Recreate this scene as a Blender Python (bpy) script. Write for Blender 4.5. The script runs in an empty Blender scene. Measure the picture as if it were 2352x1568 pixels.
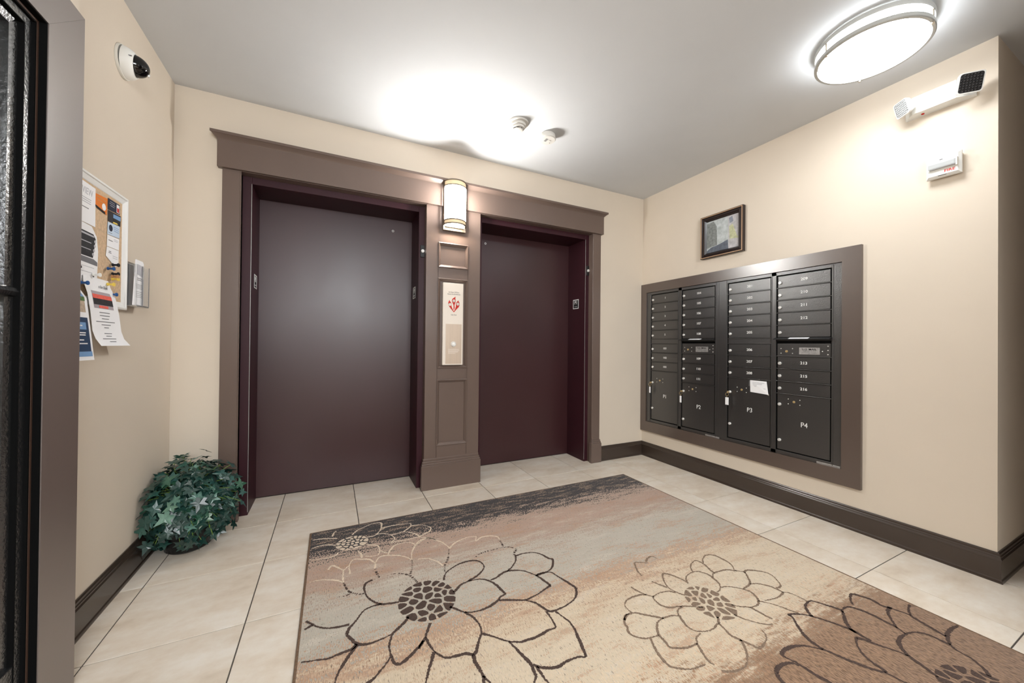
import bpy, bmesh, math, random
from mathutils import Vector, Matrix
random.seed(7)
PI = math.pi
S = bpy.context.scene
COL = S.collection

# ------------------------------------------------------------------ camera, world, exposure
H = 2.632            # ceiling height
XL = -3.725          # left wall
cam_d = bpy.data.cameras.new('camera')
cam = bpy.data.objects.new('camera', cam_d)
COL.objects.link(cam)
FPX = 850.25
cam_d.sensor_fit = 'HORIZONTAL'
cam_d.sensor_width = 36.0
cam_d.lens = FPX / 2352 * 36.0
cam_d.shift_x = -8.271 / 2352
cam_d.shift_y = 3.083 / 2352
cam_d.clip_start = 0.02
yaw, pitch, roll = math.radians(26.326), math.radians(0.343), math.radians(0.568)
fwd = Vector((math.sin(yaw) * math.cos(pitch), math.cos(yaw) * math.cos(pitch), math.sin(pitch)))
rgt = Vector((math.cos(yaw), -math.sin(yaw), 0))
upv = rgt.cross(fwd)
r2 = math.cos(roll) * rgt + math.sin(roll) * upv
u2 = -math.sin(roll) * rgt + math.cos(roll) * upv
M = Matrix((r2, u2, -fwd)).transposed().to_4x4()
M.translation = Vector((-2.873, -2.850, 1.111))
cam.matrix_world = M
S.camera = cam

w = bpy.data.worlds.new('world')
S.world = w
w.use_nodes = True
w.node_tree.nodes['Background'].inputs[0].default_value = (0.6, 0.65, 0.75, 1)
w.node_tree.nodes['Background'].inputs[1].default_value = 0.01

S.view_settings.view_transform = 'Standard'
S.view_settings.look = 'None'
S.view_settings.gamma = 1.0
S.view_settings.use_curve_mapping = False
S.view_settings.exposure = 0.92
SCONCE_POWER = 100.0
LAMP_POWER = 17.0
LAMP_SIDE_POWER = 10.0
LOBBY_LAMP_POWER = 72.0
# soft fill light added out of view behind the camera, no visible source
ar = bpy.data.lights.new('fill_light', 'AREA')
ar.shape = 'RECTANGLE'; ar.size = 1.9; ar.size_y = 0.7; ar.energy = 62; ar.color = (0.90, 0.955, 1.0)
aro = bpy.data.objects.new('fill_light', ar); COL.objects.link(aro)
aro.location = (-2.55, -5.52, 2.05); aro.rotation_euler = (math.radians(90), 0, 0)

# ------------------------------------------------------------------ materials
def srgb(r, g, b):
    f = lambda c: (c / 255 / 12.92) if c / 255 <= 0.04045 else ((c / 255 + 0.055) / 1.055) ** 2.4
    return (f(r), f(g), f(b), 1)

class NT:
    def __init__(self, m):
        self.t = m.node_tree
        self.b = self.t.nodes['Principled BSDF']
        self.coord = None
    def n(self, typ, **kw):
        nd = self.t.nodes.new(typ)
        for k, v in kw.items():
            setattr(nd, k, v)
        return nd
    def l(self, a, b):
        self.t.links.new(a, b)
    def obj(self):
        if not self.coord:
            self.coord = self.n('ShaderNodeTexCoord')
        return self.coord.outputs['Object']
    def mapped(self, scale, rand=False):
        mp = self.n('ShaderNodeMapping')
        mp.inputs['Scale'].default_value = scale
        self.l(self.obj(), mp.inputs['Vector'])
        if rand:
            oi = self.n('ShaderNodeObjectInfo')
            mu = self.n('ShaderNodeMath', operation='MULTIPLY')
            mu.inputs[1].default_value = 37.0
            self.l(oi.outputs['Random'], mu.inputs[0])
            cb = self.n('ShaderNodeCombineXYZ')
            self.l(mu.outputs[0], cb.inputs[0]); self.l(mu.outputs[0], cb.inputs[1])
            self.l(cb.outputs[0], mp.inputs['Location'])
        return mp.outputs[0]
    def noise(self, vec, scale, detail=3, rough=0.5):
        nz = self.n('ShaderNodeTexNoise')
        nz.inputs['Scale'].default_value = scale
        nz.inputs['Detail'].default_value = detail
        nz.inputs['Roughness'].default_value = rough
        self.l(vec, nz.inputs['Vector'])
        return nz.outputs['Fac']
    def ramp(self, fac, stops, interp='LINEAR'):
        r = self.n('ShaderNodeValToRGB')
        r.color_ramp.interpolation = interp
        e = r.color_ramp.elements
        while len(e) < len(stops):
            e.new(0.5)
        for i, (p, c) in enumerate(stops):
            e[i].position = p
            e[i].color = c
        self.l(fac, r.inputs['Fac'])
        return r.outputs['Color']
    def math(self, op, a, b):
        m = self.n('ShaderNodeMath', operation=op)
        for i, v in enumerate((a, b)):
            if isinstance(v, (int, float)):
                m.inputs[i].default_value = v
            else:
                self.l(v, m.inputs[i])
        return m.outputs[0]
    def mix(self, fac, a, b, blend='MIX'):
        m = self.n('ShaderNodeMix', data_type='RGBA', blend_type=blend)
        for i, v in ((0, fac), (6, a), (7, b)):
            if isinstance(v, (int, float, tuple)):
                m.inputs[i].default_value = v
            else:
                self.l(v, m.inputs[i])
        return m.outputs[2]
    def bump(self, h, strength, dist=0.002):
        bp = self.n('ShaderNodeBump')
        bp.inputs['Strength'].default_value = strength
        bp.inputs['Distance'].default_value = dist
        self.l(h, bp.inputs['Height'])
        self.l(bp.outputs[0], self.b.inputs['Normal'])

def mat(name, col, rough=0.5, metal=0.0, spec=0.5, var=0.06, vscale=(3, 3, 3), bump=0.0, bscale=60, bdist=0.001, emit=None, trans=0.0, ior=1.45, coat=0.0, rand=False, rvar=0.0):
    m = bpy.data.materials.new(name)
    m.use_nodes = True
    t = NT(m)
    b = t.b
    b.inputs['Roughness'].default_value = rough
    b.inputs['Metallic'].default_value = metal
    b.inputs['Specular IOR Level'].default_value = spec
    b.inputs['IOR'].default_value = ior
    b.inputs['Transmission Weight'].default_value = trans
    b.inputs['Coat Weight'].default_value = coat
    b.inputs['Base Color'].default_value = col
    if var > 0:
        v = t.mapped(vscale, rand)
        nz = t.noise(v, 1.0, 4, 0.55)
        lo = tuple(c * (1 - var) for c in col[:3]) + (1,)
        hi = tuple(min(1, c * (1 + var)) for c in col[:3]) + (1,)
        c = t.ramp(nz, [(0.3, lo), (0.7, hi)])
        t.l(c, b.inputs['Base Color'])
        if rvar > 0:
            t.l(t.math('ADD', t.math('MULTIPLY', nz, rvar), rough - rvar / 2), b.inputs['Roughness'])
    if bump > 0:
        t.bump(t.noise(t.obj(), bscale, 3), bump, bdist)
    if emit:
        b.inputs['Emission Color'].default_value = emit[0]
        b.inputs['Emission Strength'].default_value = emit[1]
    return m

BEIGE = srgb(213, 201, 185)
m_wall = mat('painted plaster beige', BEIGE, 0.6, spec=0.25, var=0.025, vscale=(1.5, 1.5, 1.5), bump=0.06, bscale=160)
m_ceil = mat('flat white ceiling paint', srgb(206, 208, 210), 0.9, spec=0.1, var=0.015, bump=0.05, bscale=120)
m_trim = mat('semigloss dark brown paint', srgb(103, 87, 79), 0.29, spec=0.6, var=0.03, vscale=(5, 5, 2), bump=0.03, bscale=45, rvar=0.0)
m_surr = mat('glossy dark brown frame paint', srgb(80, 66, 58), 0.30, spec=0.5, ior=2.0, var=0.03, vscale=(5, 5, 2), bump=0.05, bscale=60)
m_base = mat('glossy dark brown baseboard paint', srgb(58, 47, 40), 0.24, spec=0.5, ior=1.6, var=0.03, vscale=(5, 5, 2), bump=0.03, bscale=45)
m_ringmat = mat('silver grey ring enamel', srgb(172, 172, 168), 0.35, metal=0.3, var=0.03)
m_case = mat('glossy dark brown door casing paint', srgb(96, 82, 76), 0.40, spec=0.5, ior=2.6, var=0.03, vscale=(30, 30, 1.5), bump=0.03, bscale=70, rvar=0.05)
m_maroon = mat('dark maroon metal paint', srgb(56, 27, 30), 0.38, spec=0.65, var=0.12, vscale=(1.6, 1.6, 1.0), bump=0.03, bscale=120, rvar=0.16)
m_frame = mat('dark maroon steel frame paint', srgb(54, 24, 31), 0.45, spec=0.3, var=0.1, vscale=(3, 3, 1), rvar=0.15)
m_hammer = mat('black hammered powder coat', srgb(36, 35, 35), 0.30, spec=0.5, ior=2.1, var=0.0, vscale=(40, 40, 40), bump=0.5, bscale=230, bdist=0.0016)
m_void = mat('unlit black recess', srgb(9, 9, 9), 0.8, spec=0.1, var=0.0)  # near-black colour stands in for shade in recesses and reveals
m_black = mat('black satin paint', srgb(22, 22, 23), 0.4, spec=0.5, var=0.1)
m_grout = mat('dark grey grout', srgb(92, 86, 80), 0.9, spec=0.2, var=0.1, vscale=(30, 30, 30))
m_white = mat('white plastic', srgb(236, 236, 232), 0.4, spec=0.45, var=0.02)
m_white2 = mat('off white plastic', srgb(226, 224, 216), 0.45, spec=0.4, var=0.02)
m_paper = mat('white paper', srgb(240, 240, 242), 0.8, spec=0.2, var=0.02)
m_chrome = mat('satin chrome', srgb(226, 224, 220), 0.28, metal=0.35, var=0.05)
m_alu = mat('scratched aluminium', srgb(205, 205, 205), 0.4, metal=0.9, var=0.15, vscale=(60, 60, 60))
m_nickel = mat('brushed nickel', srgb(176, 166, 152), 0.35, metal=1.0, var=0.05)
m_brass = mat('brass', srgb(206, 178, 128), 0.3, metal=0.45, var=0.06)
m_gold = mat('gilt fillet', srgb(176, 142, 112), 0.5, metal=0.2, var=0.08)
m_wood = mat('black brown picture frame', srgb(40, 30, 28), 0.25, spec=0.55, var=0.15, vscale=(20, 20, 20))
m_print = mat('dark print ink', srgb(40, 40, 44), 0.7, spec=0.2, var=0.05)
m_greyink = mat('grey print ink', srgb(120, 120, 124), 0.7, spec=0.2, var=0.05)
m_paleink = mat('pale grey print ink', srgb(188, 188, 194), 0.7, spec=0.2, var=0.05)
m_num = mat('white engraved number paint', srgb(232, 232, 230), 0.6, spec=0.2, var=0.03)
m_red = mat('red print ink', srgb(196, 54, 46), 0.6, spec=0.2, var=0.05)
m_plate = mat('cream painted call station plate', srgb(228, 218, 206), 0.35, spec=0.45, var=0.03)
m_bronze = mat('champagne metal face plate', srgb(200, 182, 164), 0.35, metal=0.35, var=0.05, vscale=(60, 60, 2))
m_cork = mat('cork board', srgb(205, 178, 148), 0.9, spec=0.1, var=0.14, vscale=(90, 90, 90))
m_white_alu = mat('white enamelled frame', srgb(234, 234, 232), 0.35, spec=0.5, var=0.02)
m_blue = mat('blue plastic', srgb(38, 88, 150), 0.35, var=0.04)
m_yellow = mat('yellow plastic', srgb(235, 205, 90), 0.35, var=0.04)
m_tan = mat('tan plastic', srgb(190, 140, 95), 0.35, var=0.04)
m_orange = mat('orange card print', srgb(226, 126, 48), 0.6, spec=0.3, var=0.05)
m_navy = mat('navy card print', srgb(34, 42, 62), 0.5, spec=0.3, var=0.08)
m_navy2 = mat('navy brochure print', srgb(44, 66, 96), 0.5, spec=0.3, var=0.05)
m_sky = mat('sky blue print', srgb(122, 160, 204), 0.5, spec=0.3, var=0.05)
m_pblue = mat('pale blue print', srgb(198, 214, 232), 0.6, spec=0.3, var=0.04)
m_green = mat('green print', srgb(92, 120, 74), 0.6, spec=0.3, var=0.25, vscale=(120, 120, 120))
m_stone = mat('stone print', srgb(190, 172, 152), 0.6, spec=0.3, var=0.25, vscale=(90, 90, 90))
m_sunset = mat('sunset red print', srgb(232, 106, 92), 0.6, spec=0.3, var=0.12, vscale=(60, 60, 120))
m_dusk = mat('dusk grey print', srgb(170, 162, 168), 0.6, spec=0.3, var=0.08)
m_char = mat('charcoal print', srgb(50, 50, 54), 0.6, spec=0.3, var=0.2, vscale=(60, 60, 60))
m_lens = mat('clear ribbed lens', srgb(196, 198, 198), 0.12, spec=0.9, var=0.0, trans=0.25)
m_lensdark = mat('dark reflector behind lens', srgb(70, 70, 72), 0.12, spec=1.0, var=0.1, metal=0.6)
m_glass = mat('clear glass', (1, 1, 1, 1), 0.03, var=0.0, trans=1.0)
m_acryl = mat('clear acrylic', (0.93, 0.94, 0.95, 1), 0.05, var=0.0, trans=0.92)
m_smoke = mat('black tinted dome', srgb(8, 8, 9), 0.06, spec=0.7, var=0.0)
m_pot = mat('black plastic pot bag', srgb(14, 14, 15), 0.3, spec=0.5, var=0.1, bump=0.9, bscale=28, bdist=0.012)
m_stem = mat('green plastic vine stem', srgb(112, 140, 62), 0.5, var=0.15, vscale=(20, 20, 20))
m_knob = mat('dark bronze', srgb(60, 50, 42), 0.3, metal=0.8, var=0.1)
m_shade_end = mat('dim cream sconce glass', srgb(216, 190, 150), 0.5, var=0.0, emit=((1.0, 0.80, 0.54, 1), 0.22))
m_det = mat('detector white plastic', srgb(206, 203, 197), 0.45, spec=0.4, var=0.02)
m_shade = mat('glowing warm sconce glass', srgb(255, 240, 215), 0.5, var=0.0, emit=((1.0, 0.98, 0.945, 1), SCONCE_POWER))
m_diff = mat('glowing white acrylic diffuser', srgb(255, 255, 255), 0.5, var=0.0, emit=((0.925, 0.965, 1.0, 1), LAMP_POWER))
m_diffside = mat('glowing diffuser side', srgb(255, 255, 255), 0.5, var=0.0, emit=((0.925, 0.965, 1.0, 1), LAMP_SIDE_POWER))
m_diff2 = mat('glowing lobby diffuser', srgb(255, 255, 255), 0.5, var=0.0, emit=((0.94, 0.975, 1.0, 1), LOBBY_LAMP_POWER))

def tile_mat():
    m = bpy.data.materials.new('cream porcelain tile')
    m.use_nodes = True
    t = NT(m)
    v = t.mapped((1, 1, 1), True)
    mp = t.n('ShaderNodeMapping')
    mp.inputs['Scale'].default_value = (1.0, 2.2, 1)
    mp.inputs['Rotation'].default_value = (0, 0, 0.5)
    t.l(v, mp.inputs[0])
    n1 = t.noise(mp.outputs[0], 3.2, 8, 0.62)
    n2 = t.noise(v, 22, 4, 0.6)
    f = t.math('ADD', t.math('MULTIPLY', n1, 0.8), t.math('MULTIPLY', n2, 0.2))
    c = t.ramp(f, [(0.30, srgb(206, 190, 170)), (0.47, srgb(223, 210, 193)), (0.60, srgb(232, 223, 210)), (0.75, srgb(238, 232, 224))])
    oi = t.n('ShaderNodeObjectInfo')
    br = t.math('ADD', t.math('MULTIPLY', oi.outputs['Random'], 0.06), 0.96)
    c2 = t.mix(1.0, c, (1, 1, 1, 1), 'MULTIPLY')
    hs = t.n('ShaderNodeHueSaturation')
    t.l(c2, hs.inputs['Color']); t.l(br, hs.inputs['Value'])
    t.l(hs.outputs[0], t.b.inputs['Base Color'])
    t.b.inputs['Roughness'].default_value = 0.36
    t.b.inputs['Specular IOR Level'].default_value = 0.4
    t.bump(n1, 0.12, 0.004)
    return m
m_tile = tile_mat()

def rug_mat():
    m = bpy.data.materials.new('woven banded rug pile')
    m.use_nodes = True
    t = NT(m)
    sep = t.n('ShaderNodeSeparateXYZ')
    t.l(t.obj(), sep.inputs[0])
    stretched = t.mapped((1.0, 6.0, 1))
    n1 = t.noise(stretched, 1.7, 5, 0.6)
    strk = t.mapped((6.0, 30.0, 1))
    n2 = t.noise(strk, 1.3, 4, 0.65)
    fib = t.mapped((240, 62, 100))
    n3 = t.noise(fib, 1.0, 1.5, 0.55)
    # distance from the back edge in metres, wobbling and speckled
    d0 = t.math('MULTIPLY', sep.outputs['Y'], -1.0)
    d1 = t.math('ADD', d0, t.math('MULTIPLY', t.math('SUBTRACT', n1, 0.5), 0.34))
    d1 = t.math('ADD', d1, t.math('MULTIPLY', t.math('SUBTRACT', n2, 0.5), 0.40))
    d = t.math('ADD', d1, t.math('MULTIPLY', t.math('SUBTRACT', n3, 0.5), 0.50))
    f = t.math('DIVIDE', d, 2.6)
    K = 2.6
    dark, tau, pink = srgb(58, 54, 55), srgb(176, 156, 141), srgb(180, 153, 137)
    gry, gry2, rust = srgb(186, 178, 165), srgb(180, 173, 160), srgb(176, 142, 117)
    tan, tan2, brn, brn2 = srgb(202, 184, 160), srgb(205, 190, 168), srgb(144, 116, 93), srgb(126, 102, 84)
    c = t.ramp(f, [(0.0, dark), (0.272 / K, dark), (0.280 / K, tau), (0.44 / K, pink), (0.58 / K, tau), (0.70 / K, gry), (0.98 / K, gry2), (1.04 / K, rust), (1.14 / K, tan), (1.36 / K, tan2), (1.58 / K, tan), (1.66 / K, brn), (2.2 / K, brn2)])
    # rusty and pale streaks woven through the middle bands
    strk2 = t.mapped((3.2, 13.0, 1))
    n4 = t.math('ADD', t.noise(strk2, 1.0, 5, 0.68), t.math('MULTIPLY', t.math('SUBTRACT', n3, 0.5), 0.55))
    mid = t.math('MULTIPLY', t.math('GREATER_THAN', d1, 0.36), t.math('LESS_THAN', d1, 1.62))
    rk = t.math('MULTIPLY', t.math('GREATER_THAN', n4, 0.595), mid)
    c = t.mix(t.math('MULTIPLY', rk, 0.62), c, rust)
    pk = t.math('MULTIPLY', t.math('LESS_THAN', n4, 0.385), mid)
    c = t.mix(t.math('MULTIPLY', pk, 0.45), c, srgb(214, 203, 188))
    # threads: sparse dark specks on the pale end, dense ones on the brown end
    th = t.ramp(n3, [(0.27, (0.45, 0.42, 0.40, 1)), (0.36, (0.94, 0.94, 0.94, 1)), (0.70, (1.10, 1.08, 1.06, 1))])
    thb = t.ramp(n3, [(0.36, (0.55, 0.52, 0.49, 1)), (0.48, (0.92, 0.90, 0.88, 1)), (0.62, (1.34, 1.30, 1.26, 1))])
    bm = t.n('ShaderNodeMapRange')
    bm.inputs[1].default_value = 1.50; bm.inputs[2].default_value = 1.72
    t.l(d, bm.inputs[0])
    c = t.mix(1.0, c, t.mix(bm.outputs[0], th, thb), 'MULTIPLY')
    # light flecks in the dark band
    fl = t.math('GREATER_THAN', t.math('ADD', n2, t.math('MULTIPLY', n3, 0.7)), 0.915)
    fl = t.math('MULTIPLY', fl, t.math('LESS_THAN', d, 0.285))
    t.l(t.mix(t.math('MULTIPLY', fl, 0.55), c, srgb(176, 150, 128)), t.b.inputs['Base Color'])
    t.b.inputs['Roughness'].default_value = 0.95
    t.b.inputs['Specular IOR Level'].default_value = 0.1
    t.b.inputs['Sheen Weight'].default_value = 0.15
    t.bump(n3, 0.8, 0.004)
    return m
m_rug = rug_mat()
def yarn(name, c):
    m = mat(name, c, 0.95, spec=0.1, var=0.25, vscale=(200, 200, 50), bump=0.8, bscale=350, bdist=0.003)
    return m
m_yarn_dark = yarn('dark brown yarn', srgb(84, 70, 64))
m_yarn_light = yarn('cream yarn', srgb(220, 204, 184))
m_yarn_taupe = yarn('taupe yarn', srgb(134, 115, 99))
m_bind = yarn('brown rug binding', srgb(120, 98, 80))

def leaf_mat():
    m = bpy.data.materials.new('ivy leaf fabric')
    m.use_nodes = True
    t = NT(m)
    oi = t.n('ShaderNodeObjectInfo')
    c = t.ramp(oi.outputs['Random'], [(0.0, srgb(22, 52, 46)), (0.35, srgb(34, 70, 62)), (0.6, srgb(52, 92, 86)), (0.8, srgb(36, 82, 58)), (0.93, srgb(104, 142, 130)), (1.0, srgb(78, 108, 54))])
    nz = t.noise(t.obj(), 60, 3)
    c2 = t.mix(1.0, c, t.ramp(nz, [(0.3, (0.75, 0.78, 0.78, 1)), (0.7, (1.2, 1.2, 1.2, 1))]), 'MULTIPLY')
    t.l(c2, t.b.inputs['Base Color'])
    t.b.inputs['Roughness'].default_value = 0.33
    t.b.inputs['Specular IOR Level'].default_value = 0.7
    return m
m_leaf = leaf_mat()

# ------------------------------------------------------------------ mesh helpers
class MB:
    def __init__(self):
        self.v, self.f = [], []
    def add(self, vs, fs):
        o = len(self.v)
        self.v += [tuple(p) for p in vs]
        self.f += [tuple(i + o for i in f) for f in fs]
        return self
    def box(self, x0, x1, y0, y1, z0, z1, bev=0.0):
        x0, x1 = sorted((x0, x1)); y0, y1 = sorted((y0, y1)); z0, z1 = sorted((z0, z1))
        if bev <= 0:
            v = [(x, y, z) for z in (z0, z1) for y in (y0, y1) for x in (x0, x1)]
            return self.add(v, [(0, 2, 3, 1), (4, 5, 7, 6), (0, 1, 5, 4), (2, 6, 7, 3), (0, 4, 6, 2), (1, 3, 7, 5)])
        bm = bmesh.new()
        bmesh.ops.create_cube(bm, size=1)
        for vv in bm.verts:
            vv.co = Vector((x0 + (vv.co.x + .5) * (x1 - x0), y0 + (vv.co.y + .5) * (y1 - y0), z0 + (vv.co.z + .5) * (z1 - z0)))
        bmesh.ops.bevel(bm, geom=list(bm.edges), offset=min(bev, (x1 - x0) * .45, (y1 - y0) * .45, (z1 - z0) * .45), segments=2, affect='EDGES', profile=0.5)
        bm.verts.index_update()
        self.add([v.co.copy() for v in bm.verts], [[v.index for v in f.verts] for f in bm.faces])
        bm.free()
        return self
    def prism(self, poly, axis, a, b):
        """poly: 2-D outline in the two other axes (cyclic order x,y,z), extruded along axis from a to b"""
        n = len(poly)
        def p(q, t):
            if axis == 'x': return (t, q[0], q[1])
            if axis == 'y': return (q[0], t, q[1])
            return (q[0], q[1], t)
        v = [p(q, a) for q in poly] + [p(q, b) for q in poly]
        f = [tuple(range(n))[::-1], tuple(range(n, 2 * n))] + [(i, (i + 1) % n, n + (i + 1) % n, n + i) for i in range(n)]
        return self.add(v, f)
    def lathe(self, prof, c, axis, n=32, a0=0.0, a1=2 * PI, ref=None):
        """prof: (radius, height) pairs revolved about axis through c"""
        ax = Vector(axis).normalized()
        rf = Vector(ref) if ref else (Vector((0, 0, 1)) if abs(ax.z) < 0.9 else Vector((1, 0, 0)))
        e1 = (rf - ax * rf.dot(ax)).normalized()
        e2 = ax.cross(e1)
        full = abs(a1 - a0 - 2 * PI) < 1e-6
        k = n if full else n + 1
        vs, fs = [], []
        c = Vector(c)
        for (r, h) in prof:
            for i in range(k):
                a = a0 + (a1 - a0) * i / n
                vs.append(c + ax * h + (e1 * math.cos(a) + e2 * math.sin(a)) * max(r, 1e-5))
        for j in range(len(prof) - 1):
            for i in range(n):
                i2 = (i + 1) % k
                fs.append((j * k + i, j * k + i2, (j + 1) * k + i2, (j + 1) * k + i))
        return self.add(vs, fs)
    def cyl(self, c, axis, r, h, n=20):
        return self.lathe([(0, 0), (r, 0), (r, h), (0, h)], c, axis, n)
    def tube(self, pts, r, n=6):
        pts = [Vector(p) for p in pts]
        vs, fs = [], []
        for i, p in enumerate(pts):
            d = (pts[min(i + 1, len(pts) - 1)] - pts[max(i - 1, 0)]).normalized()
            rf = Vector((0, 0, 1)) if abs(d.z) < 0.9 else Vector((1, 0, 0))
            e1 = d.cross(rf).normalized(); e2 = d.cross(e1)
            for k in range(n):
                a = 2 * PI * k / n
                vs.append(p + (e1 * math.cos(a) + e2 * math.sin(a)) * r)
        for i in range(len(pts) - 1):
            for k in range(n):
                fs.append((i * n + k, i * n + (k + 1) % n, (i + 1) * n + (k + 1) % n, (i + 1) * n + k))
        fs.append(tuple(range(n))[::-1]); fs.append(tuple(range((len(pts) - 1) * n, len(pts) * n)))
        return self.add(vs, fs)
    def torus(self, c, axis, R, r, n=24, k=8):
        prof = [(R + r * math.cos(2 * PI * i / k), r * math.sin(2 * PI * i / k)) for i in range(k + 1)]
        return self.lathe(prof, c, axis, n)
    def poly(self, pts):
        return self.add(pts, [tuple(range(len(pts)))])

def root_loc(p):
    v = Vector((0, 0, 0))
    while p:
        v += p.location
        p = p.parent
    return v

def obj(name, mb, m, parent=None, smooth=False, kind=None, label=None, cat=None, group=None):
    me = bpy.data.meshes.new(name)
    off = root_loc(parent)
    me.from_pydata([tuple(Vector(v) - off) for v in mb.v], [], mb.f)
    me.validate()
    bm = bmesh.new(); bm.from_mesh(me)
    bmesh.ops.remove_doubles(bm, verts=bm.verts, dist=1e-6)
    bmesh.ops.recalc_face_normals(bm, faces=bm.faces)
    bm.to_mesh(me); bm.free()
    me.materials.append(m)
    if smooth:
        me.polygons.foreach_set('use_smooth', [True] * len(me.polygons))
        try:
            me.set_sharp_from_angle(angle=math.radians(38))
        except Exception:
            pass
    o = bpy.data.objects.new(name, me)
    COL.objects.link(o)
    if parent:
        o.parent = parent
    tag(o, label, cat, group, kind)
    return o

def tag(o, label=None, cat=None, group=None, kind=None):
    if label: o['label'] = label
    if cat: o['category'] = cat
    if group: o['group'] = group
    if kind: o['kind'] = kind
    return o

def thing(name, loc, label, cat, group=None, kind=None):
    o = bpy.data.objects.new(name, None)
    o.empty_display_size = 0.05
    COL.objects.link(o)
    o.location = loc
    return tag(o, label, cat, group, kind)

def struct(name, loc=(0, 0, 0), label=None):
    o = bpy.data.objects.new(name, None)
    COL.objects.link(o)
    o.location = loc
    o['kind'] = 'structure'
    if label: o['label'] = label
    return o

def dup_tree(o, parent=None):
    c = o.copy()
    COL.objects.link(c)
    if parent: c.parent = parent
    for ch in o.children:
        dup_tree(ch, c)
    return c

FACE = {'-x': Matrix(((0, 0, -1), (-1, 0, 0), (0, 1, 0))), '-y': Matrix(((1, 0, 0), (0, 0, -1), (0, 1, 0))),
        '+x': Matrix(((0, 0, 1), (1, 0, 0), (0, 1, 0))), '-z': Matrix(((1, 0, 0), (0, -1, 0), (0, 0, -1)))}
_txt_cache = {}
def text(name, body, size, loc, face, m, parent, depth=0.0004, sx=1.0, align='CENTER', slant=0.0, bold=0.0):
    key = (body, size, sx, align, depth, bold)
    if key not in _txt_cache:
        cu = bpy.data.curves.new('text', 'FONT')
        cu.body = body; cu.size = size; cu.extrude = depth; cu.offset = bold
        cu.align_x = align; cu.align_y = 'CENTER'; cu.resolution_u = 3
        to = bpy.data.objects.new('text_source', cu)
        COL.objects.link(to)
        dg = bpy.context.evaluated_depsgraph_get()
        me = bpy.data.meshes.new_from_object(to.evaluated_get(dg))
        COL.objects.unlink(to)
        bpy.data.objects.remove(to)
        for v in me.vertices:
            v.co.x *= sx
        _txt_cache[key] = [(tuple(v.co)) for v in me.vertices], [tuple(p.vertices) for p in me.polygons]
    vs, fs = _txt_cache[key]
    mt = FACE[face]
    mb = MB()
    L = Vector(loc)
    rot = Matrix.Rotation(slant, 3, 'Z')
    mb.add([L + mt @ (rot @ Vector(v)) for v in vs], fs)
    return obj(name, mb, m, parent)

# ------------------------------------------------------------------ floor, ceiling, walls
XR, YF, XH = 0.0, -5.6, 1.9
floor = obj('floor', MB().box(-3.9, XH + .1, YF - .1, 0.42, -0.05, -0.003), m_grout, kind='structure')
T = 0.4572
X0 = -3.6278                                     # grout line of the first full column
tm = {}
def tile_mesh(wd, dp):
    k = (round(wd, 3), round(dp, 3))
    if k not in tm:
        mb = MB()
        g = 0.0024
        a, b = wd / 2 - g, dp / 2 - g
        c = 0.0008
        mb.add([(-a, -b, -.003), (a, -b, -.003), (a, b, -.003), (-a, b, -.003), (-a, -b, -c), (a, -b, -c), (a, b, -c), (-a, b, -c),
                (-a + c, -b + c, 0), (a - c, -b + c, 0), (a - c, b - c, 0), (-a + c, b - c, 0)],
               [(0, 1, 5, 4), (1, 2, 6, 5), (2, 3, 7, 6), (3, 0, 4, 7), (4, 5, 9, 8), (5, 6, 10, 9), (6, 7, 11, 10), (7, 4, 8, 11), (8, 9, 10, 11)])
        me = bpy.data.meshes.new('tile'); me.from_pydata(mb.v, [], mb.f); me.materials.append(m_tile)
        tm[k] = me
    return tm[k]
ylines = [0.42, -0.1448] + [-0.1448 - T * k for k in range(1, 12)]
ylines[0] = 0.34
xlines = [XL] + [X0 + T * k for k in range(0, 12)]
for i in range(len(xlines) - 1):
    for j in range(len(ylines) - 1):
        x0, x1, y1, y0 = xlines[i], xlines[i + 1], ylines[j], ylines[j + 1]
        if j == 0 and (x0 > -0.3): y1 = 0.0
        o = bpy.data.objects.new('tile', tile_mesh(x1 - x0, y1 - y0))
        o.location = ((x0 + x1) / 2, (y0 + y1) / 2, 0)
        COL.objects.link(o); o.parent = floor
ceiling = obj('ceiling', MB().box(-3.9, XH + .1, YF - .1, 0.5, H, H + .1), m_ceil, kind='structure')

DOOR_TOP = 2.134
L0, L1 = -3.350, -2.283       # left elevator opening
R0, R1 = -1.763, -0.696       # right elevator opening
wb = MB()
wb.box(XL - .1, -3.40, 0, .12, 0, H)
wb.box(-2.235, -1.81, 0.0, .05, 0, 2.18)
wb.box(-0.65, .12, 0, .12, 0, H)
wb.box(-3.40, -0.65, 0, .12, 2.181, H)
obj('wall_back', wb, m_wall, kind='structure')
obj('wall_right', MB().box(0, .12, -2.282, 0, 0, H), m_wall, kind='structure')
obj('wall_hall', MB().box(0.12, XH + .1, -2.282, -2.16, 0, H), m_wall, kind='structure')
obj('wall_far', MB().box(XH, XH + .1, YF, -2.282, 0, H), m_trim, kind='structure')  # out of view, coloured dark to cut bounce light into the hall
obj('wall_light_block', MB().box(-0.92, XH, YF, -3.2, 0, H), m_trim, kind='structure')  # unseen block, added and darkened to keep light out of the hall
obj('wall_front', MB().box(-3.9, XH, YF - .1, YF, 0, H), m_wall, kind='structure')
obj('wall_left', MB().box(XL - .1, XL, -1.15, 0, 0, H), m_wall, kind='structure')
XN = -3.62                    # the nearer part of the left wall stands forward
EO0, EO1, EOT = -1.330, -2.250, 2.004
wn = MB()
wn.box(XN - .105, XN, -1.15, EO0, 0, H)
wn.box(XN - .105, XN, EO1, YF, 0, H)
wn.box(XN - .105, XN, EO1, EO0, EOT, H)
obj('wall_entry', wn, m_wall, kind='structure')

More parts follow.
